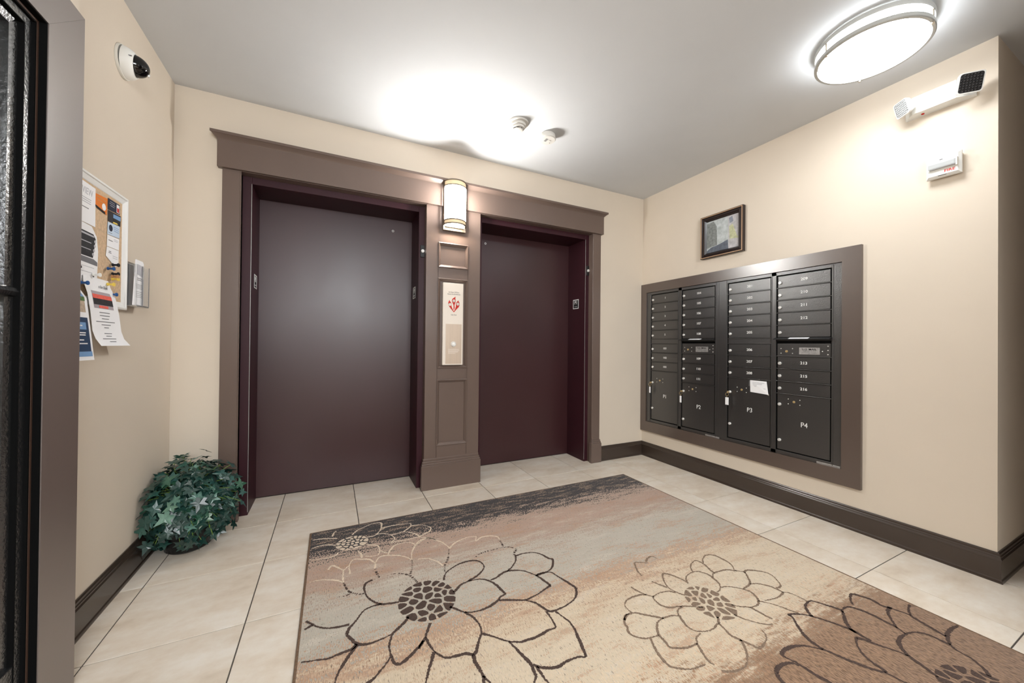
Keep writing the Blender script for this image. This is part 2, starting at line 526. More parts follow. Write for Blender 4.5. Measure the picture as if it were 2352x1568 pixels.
# ------------------------------------------------------------------ baseboards
BB = [(0, 0), (.020, 0), (.0205, .006), (.0185, .012), (.0150, .018), (.0150, .102), (.0165, .105), (.0165, .110), (.0125, .117), (.0125, .122), (.0095, .127), (.0085, .134), (.0050, .140), (0, .140)]
def baseboard(name, p0, p1, nrm, m0=0, m1=0):
    """runs p0 -> p1 on the wall line, nrm points into the room; m = +1 inner mitre (shorter), -1 outer mitre, 0 square"""
    p0, p1, nv = Vector(p0), Vector(p1), Vector(nrm)
    d = (p1 - p0).normalized()
    mb = MB()
    k = len(BB)
    vs = [p0 + d * (t * m0) + nv * t + Vector((0, 0, z)) for t, z in BB] + [p1 - d * (t * m1) + nv * t + Vector((0, 0, z)) for t, z in BB]
    mb.add(vs, [(i, i + 1, k + i + 1, k + i) for i in range(k - 1)] + [tuple(range(k)), tuple(range(k, 2 * k))])
    return obj(name, mb, m_base, kind='structure')
baseboard('baseboard_back', (-0.56, 0, 0), (0, 0, 0), (0, -1, 0), 0, 1)
baseboard('baseboard_right', (0, 0, 0), (0, -2.282, 0), (-1, 0, 0), 1, -1)
baseboard('baseboard_hall', (0, -2.282, 0), (XH, -2.282, 0), (0, -1, 0), -1, 0)
baseboard('baseboard_left', (XL, -1.15, 0), (XL, 0, 0), (1, 0, 0), 0, 1)
baseboard('baseboard_corner', (XL, 0, 0), (-3.50, 0, 0), (0, -1, 0), 1, 0)

# ------------------------------------------------------------------ elevator openings
def elevator(name, a, b, left_visible):
    d = struct(name, ((a + b) / 2, 0.05, 0), 'maroon steel elevator doorway with a single flat maroon door')
    panel = obj('door_panel', MB().box(a - .01, b + .01, .335, .375, 0.006, DOOR_TOP + .03), m_maroon, d)
    hx = (-2.436, 2.041) if left_visible else (-1.618, 2.045)
    obj('release_hole', MB().torus((hx[0], .3345, hx[1]), (0, 1, 0), .0075, .0022, 16, 6), m_chrome, panel, smooth=True)
    # jambs: a thin face strip to the room and a deep lining
    for s, x in ((-1, a), (1, b)):
        j = MB()
        fw = .052
        j.box(x, x + s * fw, .05, .062, 0, DOOR_TOP + .046, .0015)
        j.box(x, x + s * .012, .062, .336, 0, DOOR_TOP + .02)
        obj('jamb', j, m_frame, d)
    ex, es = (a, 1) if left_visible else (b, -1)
    obj('edge_highlight', MB().box(ex - es * .0018, ex + es * .0006, .0485, .0505, 0.02, DOOR_TOP), m_ringmat, d)  # pale strip painting the highlight along the jamb edge
    hd = MB()
    hd.box(a, b, .05, .062, DOOR_TOP, DOOR_TOP + .047, .0015)
    hd.box(a - .012, b + .012, .062, .336, DOOR_TOP, DOOR_TOP + .012)
    obj('head', hd, m_frame, d)
    # floor plates on the linings
    def plate(x, s):
        y0, y1, z0, z1 = .150, .243, 1.478, 1.570
        p = MB(); p.box(x, x + s * .0022, y0, y1, z0, z1, .006)
        f = obj('floor_plate', p, m_black, d)
        fr = MB(); fx0, fx1 = x + s * .0022, x + s * .0032
        t = .007
        fr.box(fx0, fx1, y0, y1, z1 - t, z1); fr.box(fx0, fx1, y0, y1, z0, z0 + t)
        fr.box(fx0, fx1, y0, y0 + t, z0 + t, z1 - t); fr.box(fx0, fx1, y1 - t, y1, z0 + t, z1 - t)
        obj('plate_rim', fr, m_num, f)
        text('plate_text', 'P1', .048, (x + s * .0026, (y0 + y1) / 2, z0 + .060), '+x' if s > 0 else '-x', m_num, f, bold=.0008)
        dots = MB()
        for q in range(4):
            dots.cyl((x + s * .002, y0 + .026 + q * .013, z0 + .022), (s, 0, 0), .0028, .0012, 8)
        obj('braille_dots', dots, m_num, f)
    if left_visible:
        plate(a, 1); plate(b, -1)
    else:
        plate(b, -1)
    kx, kz = ((-2.254, 1.832) if left_visible else (-.668, 1.835))
    k = obj('key_switch', MB().box(kx - .0165, kx + .0165, .044, .0505, kz - .047, kz + .047, .003), m_black, d)
    kc = MB().lathe([(0, .016), (.007, .016), (.007, .011), (.012, .011), (.0135, .008), (.0135, 0)], (kx, .044, kz), (0, -1, 0), 18)
    obj('key_cylinder', kc, m_chrome, k, smooth=True)
    return d
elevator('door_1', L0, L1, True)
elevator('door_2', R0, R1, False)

# header board with flared cap
t1 = struct('trim_1', (-2.03, -.02, 2.18), 'dark brown header board running over both elevators')
obj('header_board', MB().box(-3.513, -.547, -.040, 0.0, 2.180, 2.352, .0015), m_trim, t1)
cap = MB()
cp = [(-.040, 2.345), (-.043, 2.350), (-.050, 2.357), (-.064, 2.368), (-.070, 2.370), (-.070, 2.386), (0, 2.386), (0, 2.345)]
k = len(cp)
vs = [(-3.513 + (min(0, y + .040)), y, z) for y, z in cp] + [(-.547 - (min(0, y + .040)), y, z) for y, z in cp]
cap.add(vs, [tuple(range(k)), tuple(range(k, 2 * k))] + [(i, (i + 1) % k, k + (i + 1) % k, k + i) for i in range(k)])
# returns at both ends
for x, s in ((-3.513, -1), (-.547, 1)):
    vs = [(x + s * -(min(0, y + .040)), min(y, -.040) if False else y, z) for y, z in cp]
obj('cap_moulding', cap, m_trim, t1)
hs = MB()
hs.box(-3.40, -2.235, -.02, .05, 2.178, 2.184); hs.box(-1.81, -.65, -.02, .05, 2.178, 2.184)
obj('header_soffit', hs, m_trim, t1)

def stepped_plinth(x0, x1, yb, yf, z1, z2):
    """plinth block: plain block to z1, stepped moulding to z2"""
    m = MB()
    m.box(x0, x1, yf, yb, 0, z1, .002)
    h = z2 - z1
    e = .0
    for q, (f0, f1, ins) in enumerate(((0, .30, .004), (.30, .62, .0085), (.62, 1.0, .014))):
        m.box(x0 + ins, x1 - ins, yf + ins, yb, z1 + h * f0 - (0.002 if q else 0.003), z1 + h * f1, .004)
    return m

def casing(name, x0, x1, lab):
    t = struct(name, ((x0 + x1) / 2, -.01, 0), lab)
    b = MB(); b.box(x0, x1, -.020, 0.05 if False else 0.0, .18, 2.180, .0015)
    # return that lines the opening
    if x0 < -2: b.box(x1 - .012, x1, 0, .05, 0, 2.18)
    else: b.box(x0, x0 + .012, 0, .05, 0, 2.18)
    obj('casing_board', b, m_trim, t)
    bead = MB()
    if x0 < -2: bead.box(x1, x1 + .005, -.0205, -.006, .235, 2.18, .002)
    else: bead.box(x0 - .005, x0, -.0205, -.006, .235, 2.18, .002)
    obj('bead', bead, m_trim, t)
    obj('plinth_block', stepped_plinth(x0 - .016, x1 + .014, 0, -.036, .185, .236), m_trim, t)
casing('trim_2', -3.490, -3.400, 'dark brown casing left of the wide elevator, behind the ivy')
casing('trim_3', -.655, -.566, 'dark brown casing right of the second elevator')

# column between the elevators
t4 = struct('trim_4', (-2.02, -.02, 0), 'dark brown panelled column between the elevators')
cb = MB()
PX0, PX1 = -2.240, -1.803
panels = [(-2.148, -1.905, 1.708, 1.902), (-2.149, -1.905, .925, 1.625), (-2.150, -1.903, .327, .838)]
cb.box(PX0, panels[0][0] + .002, -.020, 0, .18, 2.180)
cb.box(panels[0][1] - .002, PX1, -.020, 0, .18, 2.180)
zs = [2.180, 1.902, 1.708, 1.625, .925, .838, .327, .18]
for i in range(0, 8, 2):
    cb.box(panels[0][0], panels[0][1], -.020, 0, zs[i + 1] - .002, zs[i] + (.002 if i else 0))
cb.box(PX0, PX0 + .012, 0, .05, 0, 2.18); cb.box(PX1 - .012, PX1, 0, .05, 0, 2.18)
obj('face_board', cb, m_trim, t4)
def moulding_frame(x0, x1, z0, z1, yf):
    """mitred picture-frame moulding round a recessed panel"""
    prof = [(0, 0), (0, -.008), (.005, -.0105), (.009, -.008), (.013, -.003), (.018, .001), (.022, .006), (.024, .011)]
    m = MB(); n = len(prof)
    loops = []
    for t, d in prof:
        loops.append([(x0 + t, yf + d, z0 + t), (x1 - t, yf + d, z0 + t), (x1 - t, yf + d, z1 - t), (x0 + t, yf + d, z1 - t)])
    v = [p for l in loops for p in l]
    f = []
    for i in range(n - 1):
        for q in range(4):
            f.append((i * 4 + q, i * 4 + (q + 1) % 4, (i + 1) * 4 + (q + 1) % 4, (i + 1) * 4 + q))
    return m.add(v, f)
for (x0, x1, z0, z1) in panels:
    obj('recessed_panel', MB().box(x0 + .004, x1 - .004, -.010, -.002, z0 + .004, z1 - .004), m_trim, t4)
    obj('panel_moulding', moulding_frame(x0, x1, z0, z1, -.020), m_trim, t4)
obj('plinth_block', stepped_plinth(-2.262, -1.786, .0, -.036, .185, .236), m_trim, t4)

# ------------------------------------------------------------------ entry door in the nearer left wall
d3 = struct('door_3', (XN, -1.79, 0), 'black glazed entry door with a glossy dark brown mitred casing')
CW = .165
cs = MB().prism([(EO0, 0), (EO0 + CW, 0), (EO0 + CW, EOT + .142), (EO0, EOT)], 'x', XN, XN + .02)
obj('casing_board', cs, m_case, d3)
cs = MB().prism([(EO0 - .0004, EOT), (EO0 + CW, EOT + .1425), (EO1 - CW, EOT + .1425), (EO1, EOT)], 'x', XN, XN + .02)
obj('casing_board', cs, m_case, d3)
cs = MB().prism([(EO1, 0), (EO1 - CW, 0), (EO1 - CW, EOT + .142), (EO1, EOT)], 'x', XN, XN + .02)
obj('casing_board', cs, m_case, d3)
def nest(x0, x1, i0, i1, slope=0.0):
    m = MB()
    ya0, ya1, yb0, yb1 = EO0 - i0, EO0 - i1, EO1 + i0, EO1 + i1
    zt0, zt1 = EOT - i0, EOT - i1
    xs = x1 - slope
    # outer loop at depth x1 in front, inner loop at xs
    for (po, pi) in (([(ya0, 0), (ya0, zt0)], [(ya1, 0), (ya1, zt1)]), ([(ya0, zt0), (yb0, zt0)], [(ya1, zt1), (yb1, zt1)]), ([(yb0, zt0), (yb0, 0)], [(yb1, zt1), (yb1, 0)])):
        a, b = po; c, e = pi
        m.add([(x1, *a), (x1, *b), (xs, *e), (xs, *c), (x0, *a), (x0, *b), (x0, *e), (x0, *c)],
              [(0, 1, 2, 3), (3, 2, 6, 7), (0, 4, 5, 1), (4, 7, 6, 5), (0, 3, 7, 4), (1, 5, 6, 2)])
    return m
m_jamb = mat('dark brown jamb paint', srgb(80, 60, 50), 0.45, var=0.1)
m_gloss = mat('black brushed door paint', srgb(26, 27, 28), 0.24, spec=0.5, ior=2.4, var=0.1, vscale=(30, 30, 4), bump=0.7, bscale=120, bdist=0.0015)
obj('reveal_shade', nest(XN - .10, XN + .0175, 0.0, .003), m_void, d3)  # black strip painting the shade on the casing's inner side
obj('jamb', nest(XN - .10, XN + .002, .003, .010), m_jamb, d3)
obj('reveal_shade', nest(XN - .10, XN + .0012, .010, .014), m_void, d3)  # second black strip, painted shade covering the jamb's inner side
leaf = obj('door_leaf', nest(XN - .06, XN - .006, .014, .034, .002), m_gloss, d3)
obj('leaf_groove_shade', nest(XN - .06, XN - .008, .034, .037), m_void, leaf)
obj('glazing_bead', nest(XN - .06, XN - .020, .037, .056, .006), m_gloss, leaf)
mun = MB().prism([(XN - .05, 1.215), (XN - .014, 1.230), (XN - .009, 1.240), (XN - .014, 1.250), (XN - .05, 1.268)], 'y', EO0 - .03, EO1 + .03)
obj('muntin', mun, m_gloss, leaf)
mun = MB().prism([(XN - .05, 1.76), (XN - .03, 1.774), (XN - .03, 1.78), (XN - .05, 1.794)], 'y', EO0 - .045, EO1 + .045)
obj('glass_pane', MB().box(XN - .052, XN - .047, EO1 + .03, EO0 - .03, .0, EOT - .03), m_glass, leaf)
obj('bottom_rail', MB().box(XN - .055, XN - .009, EO1 + .031, EO0 - .031, .0, .24, .003), m_gloss, leaf)
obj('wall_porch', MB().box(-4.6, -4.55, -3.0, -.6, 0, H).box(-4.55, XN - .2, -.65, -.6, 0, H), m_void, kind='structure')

# ------------------------------------------------------------------ rug
RX0, RX1, RY0, RY1, RZ = -2.977, -.612, -.400, -3.52, .011
rug = thing('area_rug', ((RX0 + RX1) / 2, RY0, 0), 'large banded rug in charcoal, grey, tan and brown with outlined flowers', 'rug')
nb = MB()
nx, ny = 60, 80
random.seed(3)
top = []
for j in range(ny + 1):
    for i in range(nx + 1):
        x = RX0 + .006 + (RX1 - RX0 - .012) * i / nx; y = RY0 - .004 + (RY1 - RY0 + .008) * j / ny
        top.append((x, y, RZ - (0.002 if i in (0, nx) or j in (0, ny) else 0) + random.uniform(-.0002, .0002)))
nb.add(top, [(j * (nx + 1) + i, j * (nx + 1) + i + 1, (j + 1) * (nx + 1) + i + 1, (j + 1) * (nx + 1) + i) for j in range(ny) for i in range(nx)])
obj('pile', nb, m_rug, rug, smooth=True)
bd = MB()
def rrect(x0, x1, y0, y1): bd.box(x0, x1, y0, y1, .0005, RZ - .0005, .003)
rrect(RX0, RX0 + .010, RY1, RY0); rrect(RX1 - .010, RX1, RY1, RY0); rrect(RX0, RX1, RY0 - .007, RY0); rrect(RX0, RX1, RY1, RY1 + .007)
obj('binding', bd, m_bind, rug)

# petal outlines of the rug, millimetres on the floor plane
F1=[[(-2394,-1153),(-2381,-1119),(-2360,-1094),(-2324,-1073),(-2289,-1060),(-2242,-1057),(-2207,-1068),(-2188,-1094),(-2184,-1124),(-2193,-1146),(-2218,-1171),(-2250,-1192),(-2280,-1202),(-2294,-1208)],[(-2379,-1254),(-2361,-1242),(-2334,-1219),(-2294,-1210),(-2263,-1212),(-2232,-1222),(-2206,-1247),(-2188,-1289),(-2181,-1328),(-2175,-1364)],[(-2175,-1364),(-2201,-1371),(-2229,-1391),(-2271,-1406),(-2312,-1410),(-2349,-1404),(-2377,-1389),(-2398,-1361),(-2419,-1336)],[(-2197,-1246),(-2167,-1241),(-2124,-1221),(-2092,-1218),(-2058,-1229),(-2026,-1249),(-2007,-1274),(-1987,-1309),(-1976,-1346),(-1964,-1400)],[(-1964,-1400),(-1999,-1410),(-2037,-1423),(-2081,-1432),(-2114,-1435),(-2163,-1412),(-2198,-1395),(-2217,-1390)],[(-2098,-1218),(-2055,-1190),(-2022,-1155),(-2003,-1117)],[(-2003,-1117),(-1956,-1115),(-1904,-1130),(-1876,-1162),(-1860,-1209),(-1846,-1227),(-1872,-1271),(-1913,-1301),(-1966,-1301),(-1986,-1307)],[(-1990,-1308),(-1917,-1311),(-1897,-1359),(-1868,-1462)],[(-1868,-1462),(-1903,-1511),(-1959,-1536),(-2032,-1545),(-2060,-1532),(-2082,-1472),(-2114,-1437)],[(-2068,-1533),(-2070,-1580),(-2077,-1622)],[(-2077,-1622),(-2088,-1626),(-2112,-1623),(-2143,-1629),(-2179,-1633),(-2211,-1630),(-2236,-1628),(-2261,-1614),(-2276,-1605),(-2302,-1578),(-2323,-1554),(-2348,-1529)],[(-2033,-1550),(-2024,-1583),(-2015,-1625),(-2019,-1667),(-2031,-1708),(-2042,-1743),(-2052,-1775),(-2057,-1786)],[(-2057,-1786),(-2083,-1775),(-2127,-1772),(-2168,-1777),(-2195,-1770),(-2222,-1754),(-2240,-1732)],[(-2274,-1608),(-2267,-1634),(-2259,-1669),(-2251,-1706),(-2246,-1725),(-2250,-1754),(-2254,-1778),(-2272,-1794)],[(-2233,-1745),(-2233,-1772),(-2233,-1798),(-2229,-1816),(-2224,-1836)],[(-2373,-1392),(-2353,-1430),(-2344,-1468),(-2343,-1499),(-2351,-1525),(-2367,-1547),(-2384,-1575),(-2399,-1598),(-2412,-1607)],[(-2412,-1607),(-2434,-1590),(-2461,-1585),(-2488,-1581),(-2508,-1573),(-2524,-1549),(-2535,-1525),(-2543,-1490),(-2545,-1462)],[(-2546,-1457),(-2540,-1439),(-2529,-1419),(-2514,-1391)],[(-2412,-1607),(-2417,-1633),(-2413,-1669),(-2411,-1699),(-2400,-1734),(-2391,-1756)],[(-2411,-1699),(-2419,-1725),(-2422,-1741)],[(-2535,-1533),(-2549,-1562),(-2568,-1598),(-2584,-1632),(-2597,-1656)],[(-2545,-1454),(-2566,-1476),(-2581,-1496)],[(-2558,-1466),(-2581,-1489),(-2609,-1510),(-2637,-1528),(-2656,-1531),(-2670,-1516),(-2674,-1489),(-2676,-1462),(-2674,-1431),(-2665,-1407),(-2655,-1382),(-2630,-1363),(-2603,-1341),(-2586,-1319)],[(-2662,-1385),(-2694,-1392),(-2724,-1395),(-2752,-1392),(-2779,-1377),(-2797,-1346),(-2812,-1312)],[(-2812,-1312),(-2802,-1284),(-2776,-1251),(-2749,-1210),(-2720,-1195),(-2683,-1195),(-2674,-1195)],[(-2801,-1262),(-2836,-1258),(-2871,-1249),(-2900,-1232),(-2925,-1206),(-2954,-1170)],[(-2929,-1204),(-2957,-1216)],[(-2781,-1376),(-2799,-1393),(-2826,-1396),(-2852,-1399),(-2877,-1402),(-2915,-1390),(-2957,-1379)],[(-2778,-1384),(-2793,-1401),(-2811,-1424),(-2823,-1443),(-2836,-1466),(-2845,-1485),(-2853,-1513),(-2858,-1528)],[(-2678,-1490),(-2700,-1517),(-2719,-1534),(-2738,-1552),(-2758,-1562),(-2768,-1567)],[(-2605,-1214),(-2638,-1208),(-2673,-1197),(-2699,-1171),(-2721,-1130),(-2730,-1096),(-2732,-1051),(-2720,-1020),(-2693,-1009)]]
FD=[[(-2507,-1121),(-2518,-1082),(-2535,-1044),(-2569,-1013),(-2610,-1001)],[(-2815,-970),(-2804,-1025),(-2789,-1059),(-2756,-1088),(-2735,-1093)],[(-2789,-1064),(-2803,-1074),(-2827,-1075)],[(-2194,-1039),(-2167,-1021),(-2128,-1015),(-2076,-1014),(-2032,-1016),(-1993,-1031),(-1973,-1063),(-2002,-1094),(-2003,-1117)],[(-2024,-1007),(-2018,-962),(-2017,-935)],[(-2300,-908),(-2313,-952),(-2332,-997),(-2356,-1037),(-2369,-1074),(-2373,-1098)],[(-2497,-928),(-2508,-989),(-2526,-1039)],[(-2674,-921),(-2669,-971),(-2662,-1004)]]
FL=[[(-2438,-784),(-2410,-757),(-2367,-745),(-2345,-780),(-2316,-822),(-2299,-870),(-2294,-898)],[(-2296,-904),(-2262,-868),(-2213,-843),(-2164,-834),(-2122,-846)],[(-2122,-846),(-2138,-892),(-2101,-867),(-2052,-872),(-2013,-901),(-2017,-942)],[(-2468,-930),(-2423,-945),(-2384,-995),(-2369,-1041)],[(-2785,-915),(-2787,-857),(-2779,-817),(-2761,-794),(-2726,-808),(-2691,-828),(-2674,-861),(-2669,-875)],[(-2669,-875),(-2645,-829),(-2616,-825),(-2574,-842),(-2534,-870),(-2510,-902),(-2497,-928)],[(-2497,-928),(-2488,-867),(-2471,-825),(-2452,-789)],[(-2452,-789),(-2466,-762),(-2497,-741),(-2551,-742),(-2581,-780),(-2602,-826)],[(-2452,-789),(-2418,-751),(-2370,-745),(-2341,-783)],[(-2667,-876),(-2674,-921)],[(-2684,-590),(-2642,-588),(-2609,-544),(-2579,-518)],[(-2758,-526),(-2727,-480),(-2690,-458),(-2638,-434),(-2594,-446),(-2597,-502),(-2609,-544)],[(-2862,-499),(-2852,-459),(-2840,-442)],[(-2629,-579),(-2594,-588),(-2562,-618),(-2545,-662),(-2556,-692),(-2577,-710)],[(-2559,-620),(-2526,-620),(-2489,-615),(-2453,-640),(-2425,-675),(-2416,-709)],[(-2489,-615),(-2444,-574),(-2432,-531),(-2483,-515),(-2544,-511),(-2599,-517)],[(-2435,-562),(-2386,-569),(-2351,-602),(-2333,-634),(-2345,-668),(-2370,-686),(-2416,-709)],[(-2577,-710),(-2539,-707),(-2492,-715),(-2443,-711),(-2417,-716),(-2376,-742)],[(-2690,-676),(-2642,-706),(-2635,-755),(-2645,-799),(-2672,-805),(-2708,-788)],[(-2633,-768),(-2602,-807)],[(-2740,-717),(-2726,-761),(-2725,-797)],[(-2831,-693),(-2853,-719),(-2891,-724),(-2961,-706)],[(-2838,-613),(-2876,-589),(-2913,-578),(-2942,-584),(-2961,-591)],[(-2838,-532),(-2900,-506),(-2959,-495)],[(-2879,-835),(-2864,-805),(-2838,-833),(-2812,-867),(-2791,-845)],[(-2812,-867),(-2816,-921),(-2817,-969),(-2839,-944),(-2874,-923),(-2913,-906),(-2954,-904)]]
F3=[[(-1380,-1662),(-1359,-1636),(-1335,-1620),(-1295,-1613),(-1258,-1618),(-1240,-1641),(-1231,-1664),(-1238,-1689),(-1241,-1711),(-1259,-1738),(-1291,-1757),(-1311,-1760)],[(-1233,-1683),(-1202,-1664),(-1156,-1664),(-1113,-1672),(-1090,-1690),(-1075,-1700)],[(-1193,-1663),(-1190,-1640),(-1174,-1592),(-1182,-1553),(-1226,-1561),(-1260,-1582),(-1281,-1612)],[(-1168,-1584),(-1139,-1559),(-1091,-1543),(-1053,-1561),(-1046,-1593),(-1045,-1631),(-1057,-1663),(-1083,-1691)],[(-1374,-1648),(-1382,-1621),(-1395,-1587),(-1420,-1560),(-1443,-1573),(-1469,-1607),(-1484,-1639),(-1483,-1669),(-1474,-1695),(-1461,-1713)],[(-1490,-1641),(-1506,-1611),(-1520,-1578)],[(-1484,-1682),(-1507,-1662),(-1552,-1653),(-1587,-1657),(-1602,-1665),(-1609,-1690),(-1606,-1717),(-1582,-1740),(-1538,-1753),(-1507,-1767),(-1473,-1788),(-1459,-1799)],[(-1615,-1636),(-1638,-1626),(-1679,-1621),(-1718,-1626),(-1745,-1643),(-1753,-1669),(-1752,-1691),(-1733,-1703),(-1722,-1716),(-1686,-1747),(-1660,-1769),(-1622,-1774),(-1592,-1787)],[(-1533,-1758),(-1568,-1765),(-1590,-1786)],[(-1595,-1661),(-1615,-1636),(-1631,-1599),(-1639,-1566)],[(-1754,-1693),(-1784,-1696),(-1810,-1711)],[(-1531,-1527),(-1521,-1488),(-1502,-1457),(-1480,-1430),(-1441,-1452),(-1422,-1463)],[(-1425,-1451),(-1397,-1432),(-1361,-1427),(-1350,-1454)],[(-1588,-1787),(-1603,-1820),(-1609,-1852),(-1598,-1874),(-1569,-1890),(-1534,-1896),(-1490,-1887),(-1478,-1885),(-1453,-1861)],[(-1658,-1770),(-1691,-1774),(-1717,-1792),(-1744,-1824),(-1747,-1850),(-1755,-1884)],[(-1755,-1884),(-1727,-1903),(-1691,-1915),(-1649,-1916),(-1630,-1899),(-1592,-1889)],[(-1745,-1826),(-1779,-1823),(-1805,-1815),(-1829,-1797),(-1840,-1770),(-1826,-1744),(-1819,-1721),(-1792,-1694),(-1765,-1691)],[(-1785,-1825),(-1802,-1855),(-1815,-1888),(-1821,-1926),(-1816,-1947),(-1792,-1966),(-1761,-1983),(-1727,-1988),(-1701,-1991)],[(-1649,-1916),(-1661,-1941),(-1676,-1976),(-1679,-1995),(-1675,-2006)],[(-1481,-1887),(-1488,-1914),(-1497,-1947),(-1487,-1975),(-1500,-1999),(-1530,-2029),(-1564,-2050),(-1596,-2057),(-1639,-2051),(-1676,-2034)],[(-1487,-1975),(-1473,-2005),(-1461,-2029),(-1426,-2027),(-1381,-2010),(-1362,-1983)],[(-1380,-1882),(-1368,-1911),(-1351,-1936),(-1331,-1959),(-1305,-1978),(-1290,-1983)],[(-1333,-1842),(-1311,-1862),(-1277,-1886),(-1271,-1915),(-1268,-1940),(-1262,-1966)],[(-1121,-1790),(-1089,-1801),(-1062,-1827),(-1048,-1856),(-1046,-1890),(-1082,-1898),(-1124,-1898),(-1175,-1887)],[(-1058,-1727),(-1035,-1716),(-1008,-1726),(-980,-1747),(-959,-1769),(-956,-1795),(-973,-1825),(-996,-1854),(-1016,-1862),(-1040,-1861)],[(-1081,-1692),(-1067,-1708),(-1054,-1725),(-1083,-1759),(-1117,-1788),(-1164,-1796),(-1185,-1799)],[(-1266,-1747),(-1233,-1755),(-1209,-1773),(-1185,-1799),(-1173,-1822),(-1178,-1844),(-1199,-1873),(-1224,-1888),(-1254,-1889),(-1278,-1885)],[(-1203,-1876),(-1190,-1889),(-1173,-1909),(-1155,-1936),(-1144,-1963),(-1128,-1993)],[(-1046,-1890),(-1026,-1900),(-1015,-1926),(-1013,-1951),(-1013,-1974)]]
F4=[[(-1100,-2029),(-1076,-1999),(-1043,-1979),(-993,-1976),(-974,-2004),(-956,-2035),(-942,-2063)],[(-1179,-1981),(-1156,-1985),(-1118,-2007),(-1095,-2031),(-1071,-2070),(-1051,-2111),(-1041,-2141),(-1044,-2176),(-1042,-2194)],[(-1179,-1981),(-1177,-1996),(-1213,-2034),(-1241,-2070),(-1253,-2104),(-1255,-2136)],[(-958,-2070),(-930,-2062),(-892,-2065),(-870,-2094),(-862,-2129),(-862,-2163),(-865,-2207),(-876,-2235)],[(-946,-2068),(-999,-2097),(-1035,-2126),(-1047,-2151)],[(-858,-2067),(-823,-2045),(-777,-2031),(-756,-2058),(-744,-2087),(-751,-2125),(-735,-2155),(-720,-2190),(-721,-2203)],[(-634,-2174),(-666,-2180),(-717,-2202),(-732,-2232),(-743,-2272),(-753,-2309)],[(-865,-2207),(-821,-2176),(-782,-2153),(-730,-2143)],[(-626,-2309),(-688,-2304),(-741,-2309),(-789,-2327),(-813,-2349),(-817,-2373),(-825,-2395),(-853,-2426),(-877,-2438)],[(-1011,-2283),(-982,-2256),(-948,-2239),(-896,-2235),(-845,-2244),(-811,-2264),(-800,-2293),(-801,-2332)],[(-1008,-2282),(-1021,-2316),(-1031,-2345),(-1038,-2365)],[(-1074,-2161),(-1117,-2181),(-1149,-2209),(-1163,-2238),(-1167,-2265),(-1173,-2281)],[(-1074,-2161),(-1062,-2176),(-1047,-2209),(-1030,-2239),(-1016,-2264),(-1011,-2283)],[(-1419,-2094),(-1414,-2081),(-1383,-2075),(-1337,-2081),(-1297,-2097),(-1272,-2120),(-1249,-2147),(-1234,-2186),(-1216,-2225),(-1197,-2256),(-1175,-2285),(-1168,-2320),(-1152,-2354)],[(-1419,-2094),(-1408,-2120),(-1404,-2151),(-1403,-2180),(-1392,-2221)],[(-1514,-2117),(-1484,-2108),(-1443,-2110),(-1419,-2122),(-1414,-2137)],[(-1514,-2117),(-1527,-2134),(-1534,-2151),(-1531,-2176)]]

def catmull(p, step):
    P = [Vector((a / 1000, b / 1000, 0)) for a, b in p]
    if len(P) == 2: P = [P[0], (P[0] + P[1]) / 2, P[1]]
    Q = [P[0] * 2 - P[1]] + P + [P[-1] * 2 - P[-2]]
    out = []
    for i in range(1, len(Q) - 2):
        a, b, c, d = Q[i - 1:i + 3]
        n = max(1, int((c - b).length / step))
        for k in range(n):
            t = k / n
            out.append(.5 * ((2 * b) + (c - a) * t + (2 * a - 5 * b + 4 * c - d) * t * t + (3 * b - a - 3 * c + d) * t ** 3))
    out.append(P[-1])
    return out
def yarn_lines(lines, wd, z, dash=False, step=.004):
    m = MB()
    for li, p in enumerate(lines):
        pts = catmull(p, step)
        pts = [q for q in pts if RX0 + .012 < q.x < RX1 - .012 and q.y < RY0 - .01]
        n = len(pts)
        if n < 3: continue
        vs, keep = [], []
        ph = random.uniform(0, 6)
        for i, q in enumerate(pts):
            d = (pts[min(i + 1, n - 1)] - pts[max(i - 1, 0)])
            if d.length < 1e-6: d = Vector((1, 0, 0))
            d.normalize(); nr = Vector((-d.y, d.x, 0))
            ww = wd * (.5 + .16 * math.sin(i * .11 + ph)) 
            a = q + nr * (ww + random.uniform(-.0018, .0018)); b = q - nr * (ww + random.uniform(-.0018, .0018))
            vs += [(a.x, a.y, z), (b.x, b.y, z)]
            keep.append(not dash or random.random() < .55)
        m.add(vs, [(2 * i, 2 * i + 1, 2 * i + 3, 2 * i + 2) for i in range(n - 1) if keep[i]])
    return m
